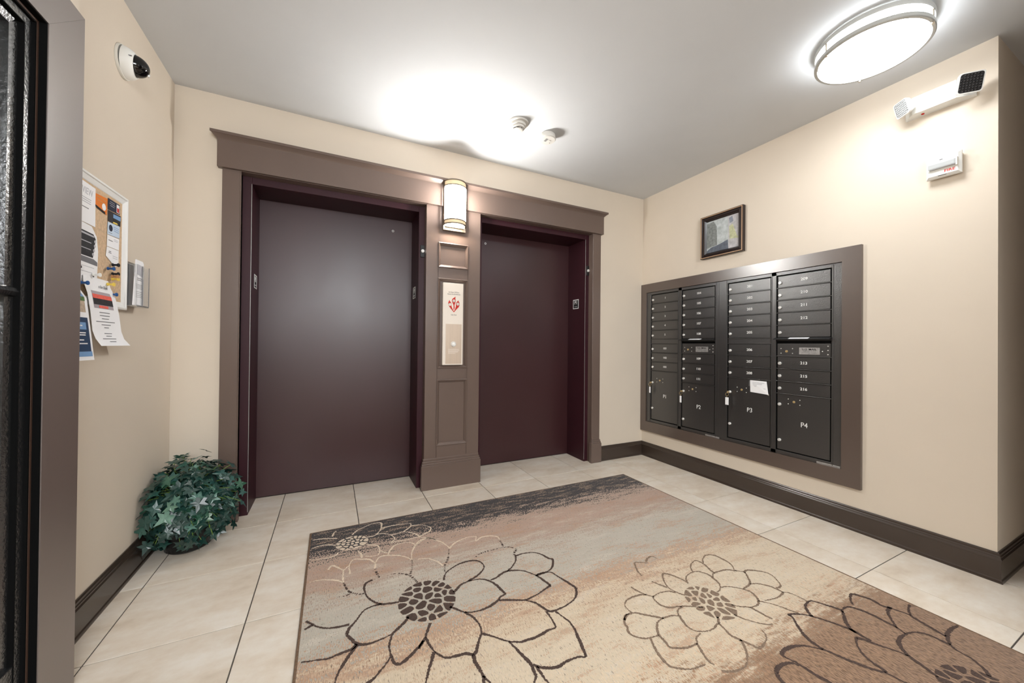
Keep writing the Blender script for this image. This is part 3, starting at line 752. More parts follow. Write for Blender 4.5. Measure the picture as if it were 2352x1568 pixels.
def seeds(cx, cy, rx, ry, count, z, gap, sd):
    """rounded voronoi cells inside an ellipse"""
    rnd = random.Random(sd)
    pts = []
    tries = 0
    while len(pts) < count and tries < 9000:
        tries += 1
        a, r = rnd.uniform(0, 2 * PI), math.sqrt(rnd.random())
        p = Vector((rx * r * math.cos(a), ry * r * math.sin(a)))
        if all((p - q).length > 1.25 * math.sqrt(rx * ry / count) for q in pts): pts.append(p)
    m = MB()
    for p in pts:
        poly = [Vector((rx * 1.02 * math.cos(2 * PI * k / 28), ry * 1.02 * math.sin(2 * PI * k / 28))) for k in range(28)]
        for q in pts:
            if q is p: continue
            nrm = (q - p); d = nrm.length; nrm.normalize()
            lim = nrm.dot(p) + d / 2 - gap
            new = []
            for i in range(len(poly)):
                a, b = poly[i], poly[(i + 1) % len(poly)]
                da, db = nrm.dot(a) - lim, nrm.dot(b) - lim
                if da <= 0: new.append(a)
                if da * db < 0: new.append(a + (b - a) * (da / (da - db)))
            poly = new
            if not poly: break
        if len(poly) < 3: continue
        c = sum(poly, Vector((0, 0))) / len(poly)
        # one corner cut for a rounder look
        rd = []
        for i in range(len(poly)):
            a, b = poly[i], poly[(i + 1) % len(poly)]
            if (b - a).length < .004: rd.append((a + b) / 2); continue
            rd.append(a * .75 + b * .25); rd.append(a * .25 + b * .75)
        m.poly([(cx + q.x + rnd.uniform(-.0012, .0012), cy + q.y + rnd.uniform(-.0012, .0012), z) for q in rd])
    return m
random.seed(11)
ZR = RZ + .0008
for grp, wd, my, lab in ((F1, .0095, m_yarn_dark, 'dark brown petal outline'), (F4, .0105, m_yarn_dark, 'dark petal outline on the brown end'), (F3, .0075, m_yarn_taupe, 'thin taupe petal outline'), (FL, .0075, m_yarn_light, 'cream petal outline')):
    for ln_ in grp:
        q = yarn_lines([ln_], wd, ZR)
        if q.f: obj('petal_outline', q, my, rug, label=lab)
obj('broken_outline', yarn_lines(FD, .0075, ZR, True), m_yarn_dark, rug, label='broken dark petal outlines', kind='stuff')
obj('flower_center', seeds(-2.494, -1.250, .118, .128, 30, ZR, .0042, 5), m_yarn_dark, rug)
obj('flower_center', seeds(-2.763, -.617, .082, .072, 26, ZR, .0035, 6), m_yarn_light, rug, label='cream seed cluster')
obj('flower_center', seeds(-1.402, -1.790, .088, .105, 24, ZR, .0045, 8), m_yarn_taupe, rug, label='taupe seed cluster')
obj('flower_center', seeds(-.990, -2.470, .12, .12, 26, ZR, .0042, 9), m_yarn_dark, rug)

# ------------------------------------------------------------------ mailboxes in the right wall
# surround
ts = thing('mailbox_surround', (0, -.89, .26), 'wide dark brown mitred wood frame around the mailboxes', 'frame')
YA, YB2, ZB, ZT = -.002, -1.776, .258, 1.740
ya, yb2, zb, zt = -.070, -1.680, .356, 1.653
def bevprism(poly):
    m = MB().prism(poly, 'x', -.022, 0)
    return m
obj('top_rail', bevprism([(YA, ZT), (YB2, ZT), (yb2, zt), (ya, zt)]), m_surr, ts)
obj('bottom_rail', bevprism([(YA, ZB), (YB2, ZB), (yb2, zb), (ya, zb)]), m_surr, ts)
obj('stile', bevprism([(YA, ZB), (YA, ZT), (ya, zt), (ya, zb)]), m_surr, ts)
obj('stile', bevprism([(YB2, ZB), (YB2, ZT), (yb2, zt), (yb2, zb)]), m_surr, ts)

ROW = [1.624, 1.536, 1.448, 1.360, 1.271, 1.181]
LOW1 = [1.140, 1.048, .958, .870]
LOW2 = [1.051, .963, .874, .786]
ZBOT = .386
def lock(c, m=None):
    return MB().lathe([(0, .011), (.0085, .011), (.0105, .0085), (.0105, 0)], c, (-1, 0, 0), 18)
m_slot = mat('dark key slot', srgb(30, 28, 26), .5, var=.05)
def mbox_door(par, y0, y1, z0, z1, num, big=False):
    g = .0042
    d = obj('parcel_door' if big else 'mailbox_door', MB().box(-.0065, .004, y0 - g, y1 + g, z0 + g, z1 - g, .0012), m_hammer, par)
    w_ = y0 - y1
    if big:
        lz = [z1 - .0750, z1 - .329] if y0 > -1.2 else [z1 - .0750, z1 - .329]
        lz = [z1 - .110 if False else z1 - .0765, z1 - .330]
        if par['col'] in (1, 3): lz = [z1 - .1165, z1 - .370]
        for z in lz:
            obj('lock', lock((-.0065, y0 - .020, z)), m_chrome, d, smooth=True)
        tz = z1 - (.24 if par['col'] in (1, 3) else .2)
        text('door_number', num, .048, (-.0069, (y0 + y1) / 2 - .012, tz), '-x', m_num, d, sx=.9, depth=.0006)
        ry = MB()
        for dy in (-.036, .036):
            for dz in (-.017, .017):
                ry.lathe([(0, .003), (.003, .0022), (.0035, 0)], (-.0065, (y0 + y1) / 2 + .05 + dy, lz[0] + .026 + dz), (-1, 0, 0), 10)
        tag(obj('rivets', ry, m_chrome, d, smooth=True), kind='stuff')
        cy = (y0 + y1) / 2 + .05
        obj('cam_screw', MB().lathe([(0, .004), (.0065, .004), (.008, .002), (.008, 0)], (-.0065, cy, lz[0] + .026), (-1, 0, 0), 16), m_brass, d, smooth=True)
    else:
        lk = obj('lock', lock((-.0065, y0 - .020, z0 + .037)), m_chrome, d, smooth=True)
        if num:
            text('door_number', num, .026, (-.0069, (y0 + y1) / 2 - .008, z0 + (.044)), '-x', m_num, d, sx=1.12, depth=.0005, bold=.0004)
    return d
def grille_gap(par, y0, y1):
    pass
def bank(name, ya_, yb_, cols, lab):
    t = thing(name, (0, (ya_ + yb_) / 2, .36), lab, 'mailboxes', 'mailbox banks set in the wall')
    # body: shallow back plate, rim and mullions, so that the doors sit in a lined recess
    body = MB().box(-.003, .001, ya_, yb_, .357, 1.652)
    obj('cabinet_back', body, m_void, t)
    rim = MB()
    (c0a, c0b, _, _), (c1a, c1b, _, _) = cols
    xf = -.010
    rim.box(xf, .004, ya_, c0a + .004, .357, 1.652, .001); rim.box(xf, .004, c1b - .004, yb_, .357, 1.652, .001)
    rim.box(xf, .004, c0b - .004, c1a + .004, .357, 1.652, .001)
    rim.box(xf, .004, c0a + .004, c1b - .004, 1.628, 1.652, .001); rim.box(xf, .004, c0a + .004, c1b - .004, .357, .382, .001)
    obj('cabinet_frame', rim, m_hammer, t)
    grooves = MB()
    for yy, s in ((c0a + .012, 1), (c1b - .012, -1)):
        grooves.box(xf - .003, xf, yy - .002, yy + .002, .362, 1.648, .0008)
    for yy in ((c0b - .006), (c1a + .006)):
        grooves.box(xf - .004, xf, yy - .0022, yy + .0022, .385, 1.626, .0008)
    obj('frame_rib', grooves, m_hammer, t)
    for (y0, y1, nums, ci) in cols:
        t['col'] = ci
        for k in range(5):
            mbox_door(t, y0, y1, ROW[k + 1], ROW[k], nums[k])
        sep = [1.536, 1.448, 1.360, 1.271]
        if ci in (1, 3):
            obj('blank_strip', MB().box(-.0065, .004, y0 - .002, y1 + .002, 1.142, 1.179, .001), m_hammer, t)
            low = LOW1
            sep += [1.181, 1.140, 1.048, .958, .870]
            for k in range(3):
                mbox_door(t, y0, y1, low[k + 1], low[k], nums[5 + k])
            mbox_door(t, y0, y1, ZBOT, .870, nums[8], True)
        else:
            sh = MB().prism([(.004, 1.182), (-.012, 1.182), (-.040, 1.172), (-.040, 1.168), (-.010, 1.168), (.004, 1.150)], 'y', y0 + .010, y1 - .006)
            # prism on y takes (x,z)
            s = obj('slot_hood', sh, m_black, t)
            pl = MB().add([(-.0135, (y0 + y1) / 2 + .075, 1.1819), (-.0135, (y0 + y1) / 2 - .045, 1.1819), (-.0385, (y0 + y1) / 2 - .045, 1.1730), (-.0385, (y0 + y1) / 2 + .075, 1.1730)], [(0, 1, 2, 3)])
            obj('hood_label', pl, m_paper, s)
            pm = obj('mail_slot_panel', MB().box(-.0065, .004, y0 - .002, y1 + .002, 1.053, 1.140, .0012), m_hammer, t)
            c = (y0 + y1) / 2
            lb = MB().box(-.0078, -.0065, c + .020, c - .100, 1.067, 1.113, .0006)
            lbo = obj('mail_label', lb, m_alu, pm)
            text('label_text', 'U.S. MAIL', .0185, (-.0080, c - .040, 1.1005), '-x', m_print, pm, sx=1.12, depth=.0003, bold=.0003)
            text('label_text', 'APPROVED BY THE', .0075, (-.0080, c - .040, 1.0870), '-x', m_greyink, pm, sx=1.2, depth=.0003)
            text('label_text', 'POSTMASTER GENERAL', .0075, (-.0080, c - .040, 1.0768), '-x', m_greyink, pm, sx=1.1, depth=.0003)
            rv = MB()
            for (dy, dz) in ((.134, 1.105), (.134, 1.072), (.061, 1.105), (.061, 1.072), (-.115, 1.089), (-.145, 1.123), (-.145, 1.096), (-.145, 1.069)):
                rv.lathe([(0, .003), (.003, .0022), (.0035, 0)], (-.0065, c + dy, dz), (-1, 0, 0), 10)
            tag(obj('rivets', rv, m_chrome, pm, smooth=True), kind='stuff')
            obj('cam_lock', MB().lathe([(0, .005), (.007, .005), (.0085, .003), (.0085, 0)], (-.0065, c + .098, 1.086), (-1, 0, 0), 16), m_brass, pm, smooth=True)
            sep += [1.051, .963, .874, .786]
            for k in range(3):
                mbox_door(t, y0, y1, LOW2[k + 1], LOW2[k], nums[5 + k])
            mbox_door(t, y0, y1, ZBOT, .786, nums[8], True)
        for z in sep:
            obj('divider_lip', MB().box(-.0125, -.002, y0 + .004, y1 - .004, z - .0022, z + .0022, .0010), m_hammer, t)
    return t
bank('mailbox_bank', -.071, -.853, [(-.128, -.447, ['1', '2', '3', '4', '5', '101', '102', '103', 'P1'], 1), (-.491, -.815, ['104', '105', '106', '107', '108', '109', '110', '111', 'P2'], 2)], 'black mailbox bank numbered 1 to 111 with parcel doors P1 and P2')
bank('mailbox_bank', -.8532, -1.679, [(-.930, -1.256, ['201', '202', '203', '204', '205', '206', '207', '208', 'P3'], 3), (-1.298, -1.619, ['209', '210', '211', '212', '', '213', '215', '216', 'P4'], 4)], 'black mailbox bank numbered 201 to 216 with parcel doors P3 and P4')
shim = MB()
for (y0, y1) in ((-.735, -.862), (-1.545, -1.672)):
    b = obj('metal_bracket', MB().box(-.0125, -.0085, y0, y1, .352, .3685, .0008), m_alu)
    tag(b, 'bright metal bracket under the P2 parcel door' if y0 > -1 else 'bright metal bracket under the P4 parcel door', 'bracket', 'mailbox sill brackets')

def key_set(y, z, lab, sw):
    k = thing('key_with_tag', (-.017, y, z), lab, 'key', 'keys left in the parcel locks')
    obj('key', MB().box(-.034, -.0175, y - .001, y + .001, z - .003, z + .003, .0005).cyl((-.040, y - .0012, z), (0, 1, 0), .0085, .0024, 14), m_brass, k)
    obj('key_ring', MB().torus((-.041, y + .004, z - .019), (.5, 1, 0), .0125, .0011, 20, 6), m_brass, k, smooth=True)
    obj('chain', MB().tube([(-.041, y + .004, z - .031), (-.041, y + .004, z - .043)], .0012, 6), m_brass, k)
    obj('tag', MB().box(-.0435, -.0385, y + .004 - sw / 2, y + .004 + sw / 2, z - .103, z - .043, .0015), m_paper, k)
key_set(-.149, .7535, 'brass key with white tag hanging from parcel door P1', .016)
key_set(-.511, .7095, 'brass key with white tag hanging from parcel door P2', .017)
key_set(-.950, .7535, 'brass key with white tag hanging from parcel door P3', .026)
nt = thing('notice_card', (-.008, -1.18, .8), 'small white paper notice taped to parcel door P3', 'paper')
nt_m = MB().add([(-.0078, -1.108, .862), (-.010, -1.230, .860), (-.020, -1.248, .766), (-.0105, -1.112, .772)], [(0, 1, 2, 3)])
sol = obj('sheet', nt_m, m_paper, nt)
ln = MB()
for (z, a, b) in ((.848, -1.128, -1.218), (.838, -1.128, -1.200), (.828, -1.128, -1.160), (.819, -1.128, -1.158), (.808, -1.130, -1.228)):
    ln.add([(-.0095 - (-1.11 - a) * .03, a, z), (-.0105 - (-1.11 - b) * .05, b, z - .001), (-.0105 - (-1.11 - b) * .05, b, z - .004), (-.0095 - (-1.11 - a) * .03, a, z - .003)], [(0, 1, 2, 3)])
obj('print_lines', ln, m_paleink, nt)
obj('tape', MB().add([(-.0081, -1.098, .862), (-.0081, -1.114, .862), (-.0081, -1.114, .815), (-.0081, -1.098, .815)], [(0, 1, 2, 3)]).add([(-.0105, -1.232, .778), (-.021, -1.252, .772), (-.021, -1.252, .758), (-.0105, -1.234, .762)], [(0, 1, 2, 3)]), m_acryl, nt)

# ------------------------------------------------------------------ picture
pc = thing('framed_picture', (-.01, -.875, 1.86), 'small framed abstract painting in greys above the mailboxes', 'picture')
PY0, PY1, PZ0, PZ1 = -.690, -1.060, 1.862, 2.221
def ring_x(y0, y1, z0, z1, prof):
    m = MB(); n = len(prof); v = []
    for t, x in prof:
        v += [(x, y0 - t, z0 + t), (x, y1 + t, z0 + t), (x, y1 + t, z1 - t), (x, y0 - t, z1 - t)]
    f = [(i * 4 + q, i * 4 + (q + 1) % 4, (i + 1) * 4 + (q + 1) % 4, (i + 1) * 4 + q) for i in range(n - 1) for q in range(4)]
    return m.add(v, f)
obj('outer_frame', ring_x(PY0, PY1, PZ0, PZ1, [(0, 0), (0, -.030), (.004, -.032)]), m_wood, pc)
obj('gilt_fillet', ring_x(PY0, PY1, PZ0, PZ1, [(.004, -.032), (.005, -.034), (.010, -.034), (.011, -.031)]), m_gold, pc)
obj('inner_frame', ring_x(PY0, PY1, PZ0, PZ1, [(.011, -.031), (.014, -.026), (.022, -.028), (.030, -.030), (.036, -.026), (.044, -.017), (.048, -.012)]), m_wood, pc)
def art(name, c, sc):
    return mat(name, c, .6, spec=.3, var=.28, vscale=(sc, sc, sc), bump=.3, bscale=60)
A0, A1, B0, B1 = -.736, -1.014, 1.906, 2.177
cv = obj('canvas', MB().box(-.011, -.002, A0 + .004, A1 - .004, B0 - .004, B1 + .004), art('pale grey blue painting ground', srgb(176, 182, 182), 22), pc)
def patch(pts, m, x=-.0115):
    obj('paint_patch', MB().poly([(x, y, z) for y, z in pts]), m, cv)
patch([(A0, 1.948), (A0, B1 - .02), (-.80, B1 - .012), (-.828, B1 - .06), (-.832, 1.962), (-.78, 1.955)], art('mottled grey paint', srgb(122, 126, 124), 50))
patch([(A0, B0), (A0, 1.925), (-.775, 1.950), (-.85, 1.962), (-.925, 1.984), (-.930, B0)], art('slate blue paint', srgb(92, 98, 108), 30), -.0118)
patch([(-.930, B0), (-.926, B1), (A1, B1), (A1, B0)], art('pale lilac paint', srgb(178, 176, 178), 26), -.0117)
patch([(-.940, 1.985), (-.936, 2.09), (-.965, 2.10), (-1.0, 2.0), (-1.012, 1.985), (-1.012, 1.978)], art('pale olive paint', srgb(180, 182, 146), 36), -.0119)
patch([(-.94, 2.11), (-.935, 2.155), (-.962, 2.165), (-.97, 2.12)], art('blue grey paint', srgb(128, 134, 146), 36), -.0119)

# ------------------------------------------------------------------ fire strobe, emergency light
fs = thing('fire_alarm_strobe', (-.02, -2.112, 2.066), 'white fire alarm strobe on the right wall, lettered FIRE', 'fire alarm')
fy0, fy1, fz0, fz1 = -2.050, -2.174, 2.010, 2.122
obj('back_box', MB().box(-.022, 0, fy0 - .004, fy1 + .004, fz0 + .004, fz1 - .004, .004), m_white2, fs)
fb = MB()
lo = [(-.022, fy0, fz0), (-.022, fy1, fz0), (-.022, fy1, fz1), (-.022, fy0, fz1)]
def inset(d, x): return [(x, fy0 - d, fz0 + d), (x, fy1 + d, fz0 + d), (x, fy1 + d, fz1 - d), (x, fy0 - d, fz1 - d)]
lv = inset(0, -.020) + inset(0, -.032) + inset(.010, -.044)
fb.add(lv, [(0, 1, 2, 3), (8, 9, 10, 11)] + [(i * 4 + q, i * 4 + (q + 1) % 4, (i + 1) * 4 + (q + 1) % 4, (i + 1) * 4 + q) for i in range(2) for q in range(4)])
obj('housing', fb, m_white, fs)
st = obj('strobe_lens', MB().box(-.060, -.044, -2.062, -2.160, 2.051, 2.083, .006), m_lens, fs)
fl = MB().cyl((-.052, -2.085, 2.067), (0, -1, 0), .006, .05, 12)
obj('flash_tube', fl, m_chrome, st, smooth=True)
obj('reflector', MB().prism([(-.0445, 2.053), (-.050, 2.056), (-.046, 2.067), (-.050, 2.078), (-.0445, 2.081)], 'y', -2.064, -2.158), m_chrome, st)
obj('lens_hood', MB().box(-.048, -.043, -2.060, -2.163, 2.0455, 2.051, .001).box(-.048, -.043, -2.060, -2.163, 2.083, 2.0875, .001).box(-.058, -.043, -2.159, -2.165, 2.0455, 2.0875, .001), m_white2, fs)
text('fire_text', 'FIRE', .0185, (-.0443, -2.136, 2.0335), '-x', m_red, fs, sx=1.15, depth=.0004, bold=.0004)
obj('vent_slot', MB().box(-.0448, -.0438, -2.095, -2.125, 2.0155, 2.0175).box(-.0448, -.0438, -2.100, -2.112, 2.0975, 2.1005), m_print, fs)

em = thing('emergency_light', (-.03, -2.09, 2.37), 'white twin-head emergency light high on the right wall', 'emergency light')
eb = MB()
yl, yr = -1.962, -2.216
# front face is a trapezium bulging in the middle, ends taper back to the wall
top = [(0, yl, 2.478), (0, yr, 2.478)]
sec = [(yl, .010), (-2.004, .062), (-2.160, .062), (yr, .012)]
zlo = {yl: 2.378, -2.004: 2.378, -2.160: 2.378, yr: 2.378}
vs = []
for (y, d) in sec:
    vs += [(0, y, 2.380), (-d, y, 2.384), (-d, y, 2.474), (0, y, 2.478)]
n = len(sec)
f = [(0, 1, 2, 3), tuple(range(4 * n - 4, 4 * n))[::-1]]
for i in range(n - 1):
    for q in range(4):
        f.append((i * 4 + q, i * 4 + (q + 1) % 4, (i + 1) * 4 + (q + 1) % 4, (i + 1) * 4 + q))
eb.add(vs, f)
obj('housing', eb, m_white, em)
obj('test_button', MB().cyl((-.03, -2.035, 2.3815), (0, 0, -1), .006, .004, 12), m_red, em, smooth=True)
def head(base, c, d, size, mlens, rollang):
    d = Vector(d).normalized()
    r_ = Vector((0, 0, 1)).cross(d).normalized(); u_ = d.cross(r_)
    ca, sa = math.cos(rollang), math.sin(rollang)
    r3, u3 = r_ * ca + u_ * sa, -r_ * sa + u_ * ca
    c = Vector(c)
    def sq(h, s, k=5, rr=.25):
        out = []
        for (sx, sy, a0) in ((1, 1, 0), (-1, 1, PI / 2), (-1, -1, PI), (1, -1, 1.5 * PI)):
            for i in range(k):
                a = a0 + PI / 2 * i / (k - 1)
                out.append(c + d * h + r3 * (s * (sx * (1 - rr) + rr * math.cos(a))) + u3 * (s * (sy * (1 - rr) + rr * math.sin(a))))
        return out
    m = MB()
    loops = [sq(-.055, size * .25), sq(-.045, size * .55), sq(-.020, size * .92), sq(-.004, size), sq(.002, size), sq(.002, size * .90)]
    k = len(loops[0])
    m.add([p for l in loops for p in l], [tuple(range(k))[::-1]] + [(i * k + q, i * k + (q + 1) % k, (i + 1) * k + (q + 1) % k, (i + 1) * k + q) for i in range(len(loops) - 1) for q in range(k)])
    hd_ = obj('lamp_head', m, m_white, em, smooth=True)
    lp = sq(.000, size * .91)
    lm = MB().poly(lp)
    obj('lens', lm, mlens, hd_)
    g = MB()
    nn = 7
    for i in range(nn):
        for j in range(nn):
            a = -1 + (2 * i + 1) / nn; b = -1 + (2 * j + 1) / nn
            if abs(a) > .8 and abs(b) > .8: continue
            p = c + r3 * (a * size * .88) + u3 * (b * size * .88)
            e = size * .88 / nn * .80
            q = [p + d * .0005 + r3 * e * s1 + u3 * e * s2 for s1, s2 in ((-1, -1), (1, -1), (1, 1), (-1, 1))]
            g.add(q + [p + d * .005], [(0, 1, 4), (1, 2, 4), (2, 3, 4), (3, 0, 4)])
    obj('lens_prism', g, mlens, hd_)
    nk = MB().tube([base, c - d * .045], .010, 10)
    obj('swivel', nk, m_white2, em, smooth=True)
head((-.035, -1.985, 2.425), (-.105, -1.975, 2.420), (-.75, .55, -.25), .040, m_lens, 0.0)
head((-.045, -2.205, 2.40), (-.115, -2.222, 2.405), (-.72, -.62, -.30), .046, m_lensdark, .0)

# ------------------------------------------------------------------ ceiling light
LCX, LCY, LR = -.535, -2.0, .212
cl = thing('ceiling_light', (LCX, LCY, H), 'large round glowing flush ceiling light with two metal rings', 'ceiling light', 'round ceiling lights')
def ceiling_fixture(par, cx, cy, md=None):
    obj('pan', MB().lathe([(0, 0), (LR - .012, 0), (LR - .012, -.012), (0, -.012)], (cx, cy, H), (0, 0, 1), 48), m_white, par, smooth=True)
    obj('diffuser', MB().lathe([(LR - .016, -.070), (LR - .030, -.082), (LR - .09, -.090), (0, -.094)], (cx, cy, H), (0, 0, 1), 56), md or m_diff, par, smooth=True)
    obj('diffuser_side', MB().lathe([(LR - .016, -.012), (LR - .016, -.070)], (cx, cy, H), (0, 0, 1), 56), m_diffside, par, smooth=True)
    for z in (-.020, -.076):
        obj('ring', MB().lathe([(LR, z - .011), (LR + .003, z - .008), (LR + .003, z + .008), (LR, z + .011), (LR - .010, z + .011), (LR - .010, z - .011), (LR, z - .011)], (cx, cy, H), (0, 0, 1), 56), m_ringmat, par, smooth=True)
    for a in (.55, .55 + 2 * PI / 3, .55 + 4 * PI / 3):
        px, py = cx + (LR - .003) * math.cos(a), cy + (LR - .003) * math.sin(a)
        obj('post', MB().cyl((px, py, H - .090), (0, 0, 1), .004, .072, 10).cyl((px, py, H - .094), (0, 0, 1), .006, .010, 12), m_nickel, par, smooth=True)
ceiling_fixture(cl, LCX, LCY)
c2 = thing('ceiling_light', (-2.4, -4.5, H), 'round glowing ceiling light behind the viewpoint', 'ceiling light', 'round ceiling lights')
ceiling_fixture(c2, -2.4, -4.5, m_diff2)

# ------------------------------------------------------------------ sconce
sc = thing('wall_sconce', (-2.03, -.04, 2.0), 'lit half-round wall sconce on the column between the elevators', 'wall lamp')
m_band = mat('dark nickel band', srgb(120, 108, 94), .4, metal=.6, var=.05)
SX, SZ0, SZ1, SR = -2.030, 2.032, 2.366, .086
obj('back_plate', MB().box(-2.119, -1.938, -.048, -.020, 1.995, 2.372, .002), m_nickel, sc)
def half(r0, r1, z0, z1, m, nm, sm=True):
    q = MB().lathe([(r0, z0), (r1, z0), (r1, z1), (r0, z1), (r0, z0)], (SX, -.048, 0), (0, 0, 1), 28, PI, 2 * PI, (1, 0, 0))
    return obj(nm, q, m, sc, smooth=sm)
half(SR - .003, SR, 2.066, 2.324, m_shade, 'shade')
half(SR - .003, SR, SZ0, 2.066, m_shade_end, 'shade_end'); half(SR - .003, SR, 2.324, SZ1, m_shade_end, 'shade_end')
obj('top_shield', MB().prism([(SX - .084, -.048), (SX + .084, -.048), (SX + .080, -.075), (SX + .066, -.100), (SX + .040, -.120), (SX - .040, -.120), (SX - .066, -.100), (SX - .080, -.075)], 'z', SZ1 - .010, SZ1 - .007), m_band, sc)  # added shield keeping sconce light off the wall and ceiling above
for a_ in (PI, 2 * PI - .26):
    obj('side_shield', MB().lathe([(SR - .004, SZ0 - .002), (SR + .003, SZ0 - .002), (SR + .003, SZ1 + .001), (SR - .004, SZ1 + .001), (SR - .004, SZ0 - .002)], (SX, -.048, 0), (0, 0, 1), 4, a_, a_ + .26, (1, 0, 0)), m_band, sc)  # added opaque strips that cut light thrown sideways from the shade
for z, h in ((SZ0 - .002, .008), (2.060, .008), (2.322, .008), (SZ1 - .006, .008)):
    half(SR - .002, SR + .004, z, z + h, m_band, 'band')
obj('bulb', MB().lathe([(0, -.02), (.018, -.015), (.022, .02), (.014, .045), (.012, .07)], (SX - .03, -.085, 2.10), (0, 0, 1), 14), m_white, sc, smooth=True)
obj('bulb', MB().lathe([(0, -.02), (.018, -.015), (.022, .02), (.014, .045), (.012, .07)], (SX + .03, -.085, 2.10), (0, 0, 1), 14), m_white, sc, smooth=True)
obj('bottom_rail', MB().box(-2.105, -1.955, -.060, -.048, 2.018, 2.030, .001), m_nickel, sc)

# ------------------------------------------------------------------ call station
cs_ = thing('elevator_call_station', (-2.03, -.03, .95), 'cream elevator call plate with red flame sign on the column', 'call plate')
obj('plate', MB().box(-2.112, -1.948, -.040, -.010, .950, 1.590, .004), m_plate, cs_)
bp_ = obj('button_panel', MB().box(-2.088, -1.960, -.0415, -.039, .960, 1.270, .001), m_bronze, cs_)
obj('button_bezel', MB().lathe([(.021, 0), (.021, .005), (.017, .007), (.014, .005), (0, .005)], (-2.026, -.0415, 1.114), (0, -1, 0), 28), m_chrome, bp_, smooth=True)
obj('call_button', MB().lathe([(.0125, .004), (.0125, .008), (.010, .0095), (0, .010)], (-2.026, -.0415, 1.114), (0, -1, 0), 24), m_white, bp_, smooth=True)
el = MB()
for z, a, b in ((1.072, -2.067, -1.982), (1.064, -2.067, -1.977), (1.056, -2.067, -1.985), (1.048, -2.067, -1.99), (1.040, -2.067, -2.01)):
    el.box(a, b, -.0419, -.0414, z, z + .003)
obj('engraved_lines', el, m_plate, bp_)
text('sign_text', 'In Case Of Fire', .0135, (-2.025, -.0404, 1.518), '-y', m_print, cs_, depth=.0003)
text('sign_text', 'Elevators Are Out Of Service', .0115, (-2.025, -.0404, 1.503), '-y', m_print, cs_, sx=.74, depth=.0003)
text('sign_text', 'Use Exit', .0135, (-2.025, -.0404, 1.342), '-y', m_print, cs_, depth=.0003)
def flame(pts):
    m = MB().prism([(x, z) for x, z in pts], 'y', -.0408, -.0398)
    return m
fx = -2.024
fl_o = obj('flame_sign', flame([(fx, 1.362), (fx - .010, 1.374), (fx - .030, 1.395), (fx - .043, 1.415), (fx - .046, 1.432), (fx - .043, 1.444), (fx - .036, 1.458), (fx - .034, 1.450), (fx - .024, 1.438), (fx - .019, 1.424), (fx - .021, 1.412), (fx - .014, 1.394), (fx - .004, 1.376), (fx, 1.371)])
             .add(*(lambda q: (q.v, q.f))(flame([(fx, 1.362), (fx, 1.371), (fx + .005, 1.378), (fx + .010, 1.392), (fx + .016, 1.410), (fx + .015, 1.430), (fx + .022, 1.444), (fx + .036, 1.458), (fx + .037, 1.450), (fx + .044, 1.438), (fx + .045, 1.420), (fx + .038, 1.404), (fx + .022, 1.388), (fx + .010, 1.374)])))
             .add(*(lambda q: (q.v, q.f))(flame([(fx - .004, 1.382), (fx + .002, 1.384), (fx + .006, 1.400), (fx + .004, 1.418), (fx + .010, 1.436), (fx + .015, 1.452), (fx + .010, 1.470), (fx + .012, 1.486), (fx - .002, 1.476), (fx - .014, 1.466), (fx - .018, 1.450), (fx - .010, 1.432), (fx - .004, 1.420), (fx - .003, 1.400)]))), m_red, cs_)
ds = MB()
for (x, z) in ((fx - .032, 1.422), (fx - .001, 1.452), (fx + .031, 1.428)):
    ds.cyl((x, -.0407, z), (0, -1, 0), .0115, .0006, 20)
obj('symbol_disc', ds, m_plate, fl_o)
sg = MB()
for i, (x, z) in enumerate(((fx - .032, 1.422), (fx - .001, 1.452), (fx + .031, 1.428))):
    sg.torus((x, -.0412, z), (0, 1, 0), .0115, .0005, 18, 4)
    if i == 0:
        for q in range(3): sg.box(x - .007 + q * .004, x - .003 + q * .004, -.0418, -.0412, z + .004 - q * .004, z + .0052 - q * .004)
    elif i == 1:
        sg.cyl((x + .001, -.0412, z + .005), (0, -1, 0), .0018, .0006, 10).box(x - .001, x + .001, -.0418, -.0412, z - .005, z + .003).box(x - .004, x + .004, -.0418, -.0412, z - .007, z - .005)
    else:
        sg.cyl((x, -.0412, z + .002), (0, -1, 0), .0022, .0006, 10).box(x - .001, x + .005, -.0418, -.0412, z - .004, z - .001)
obj('symbol', sg, m_print, fl_o)

# ------------------------------------------------------------------ ceiling detectors
sd = thing('smoke_detector', (-1.75, -.590, H), 'stepped white smoke detector on the ceiling above the sconce', 'smoke detector', 'smoke detectors on the ceiling')
c = (-1.752, -.585, H)
obj('base', MB().lathe([(0, 0), (.073, 0), (.073, -.010), (.066, -.013), (0, -.013)], c, (0, 0, 1), 40), m_det, sd, smooth=True)
obj('body', MB().lathe([(.056, -.013), (.056, -.028), (.053, -.030), (.047, -.031), (.047, -.033), (.046, -.042), (.043, -.044), (0, -.044)], c, (0, 0, 1), 40), m_det, sd, smooth=True)
obj('chamber', MB().lathe([(.034, -.044), (.034, -.050), (0, -.050)], c, (0, 0, 1), 32), m_print, sd, smooth=True)
vn = MB()
for k in range(8):
    a = 2 * PI * k / 8
    vn.box(c[0] + .035 * math.cos(a) - .002, c[0] + .035 * math.cos(a) + .002, c[1] + .035 * math.sin(a) - .002, c[1] + .035 * math.sin(a) + .002, H - .051, H - .043)
obj('vane', vn, m_det, sd)
obj('cap', MB().lathe([(.036, -.050), (.035, -.054), (.028, -.058), (0, -.059)], c, (0, 0, 1), 32), m_det, sd, smooth=True)
s2 = thing('smoke_detector', (-1.49, -.56, H), 'plain round white smoke alarm nearer the right wall', 'smoke detector', 'smoke detectors on the ceiling')
c = (-1.500, -.560, H)
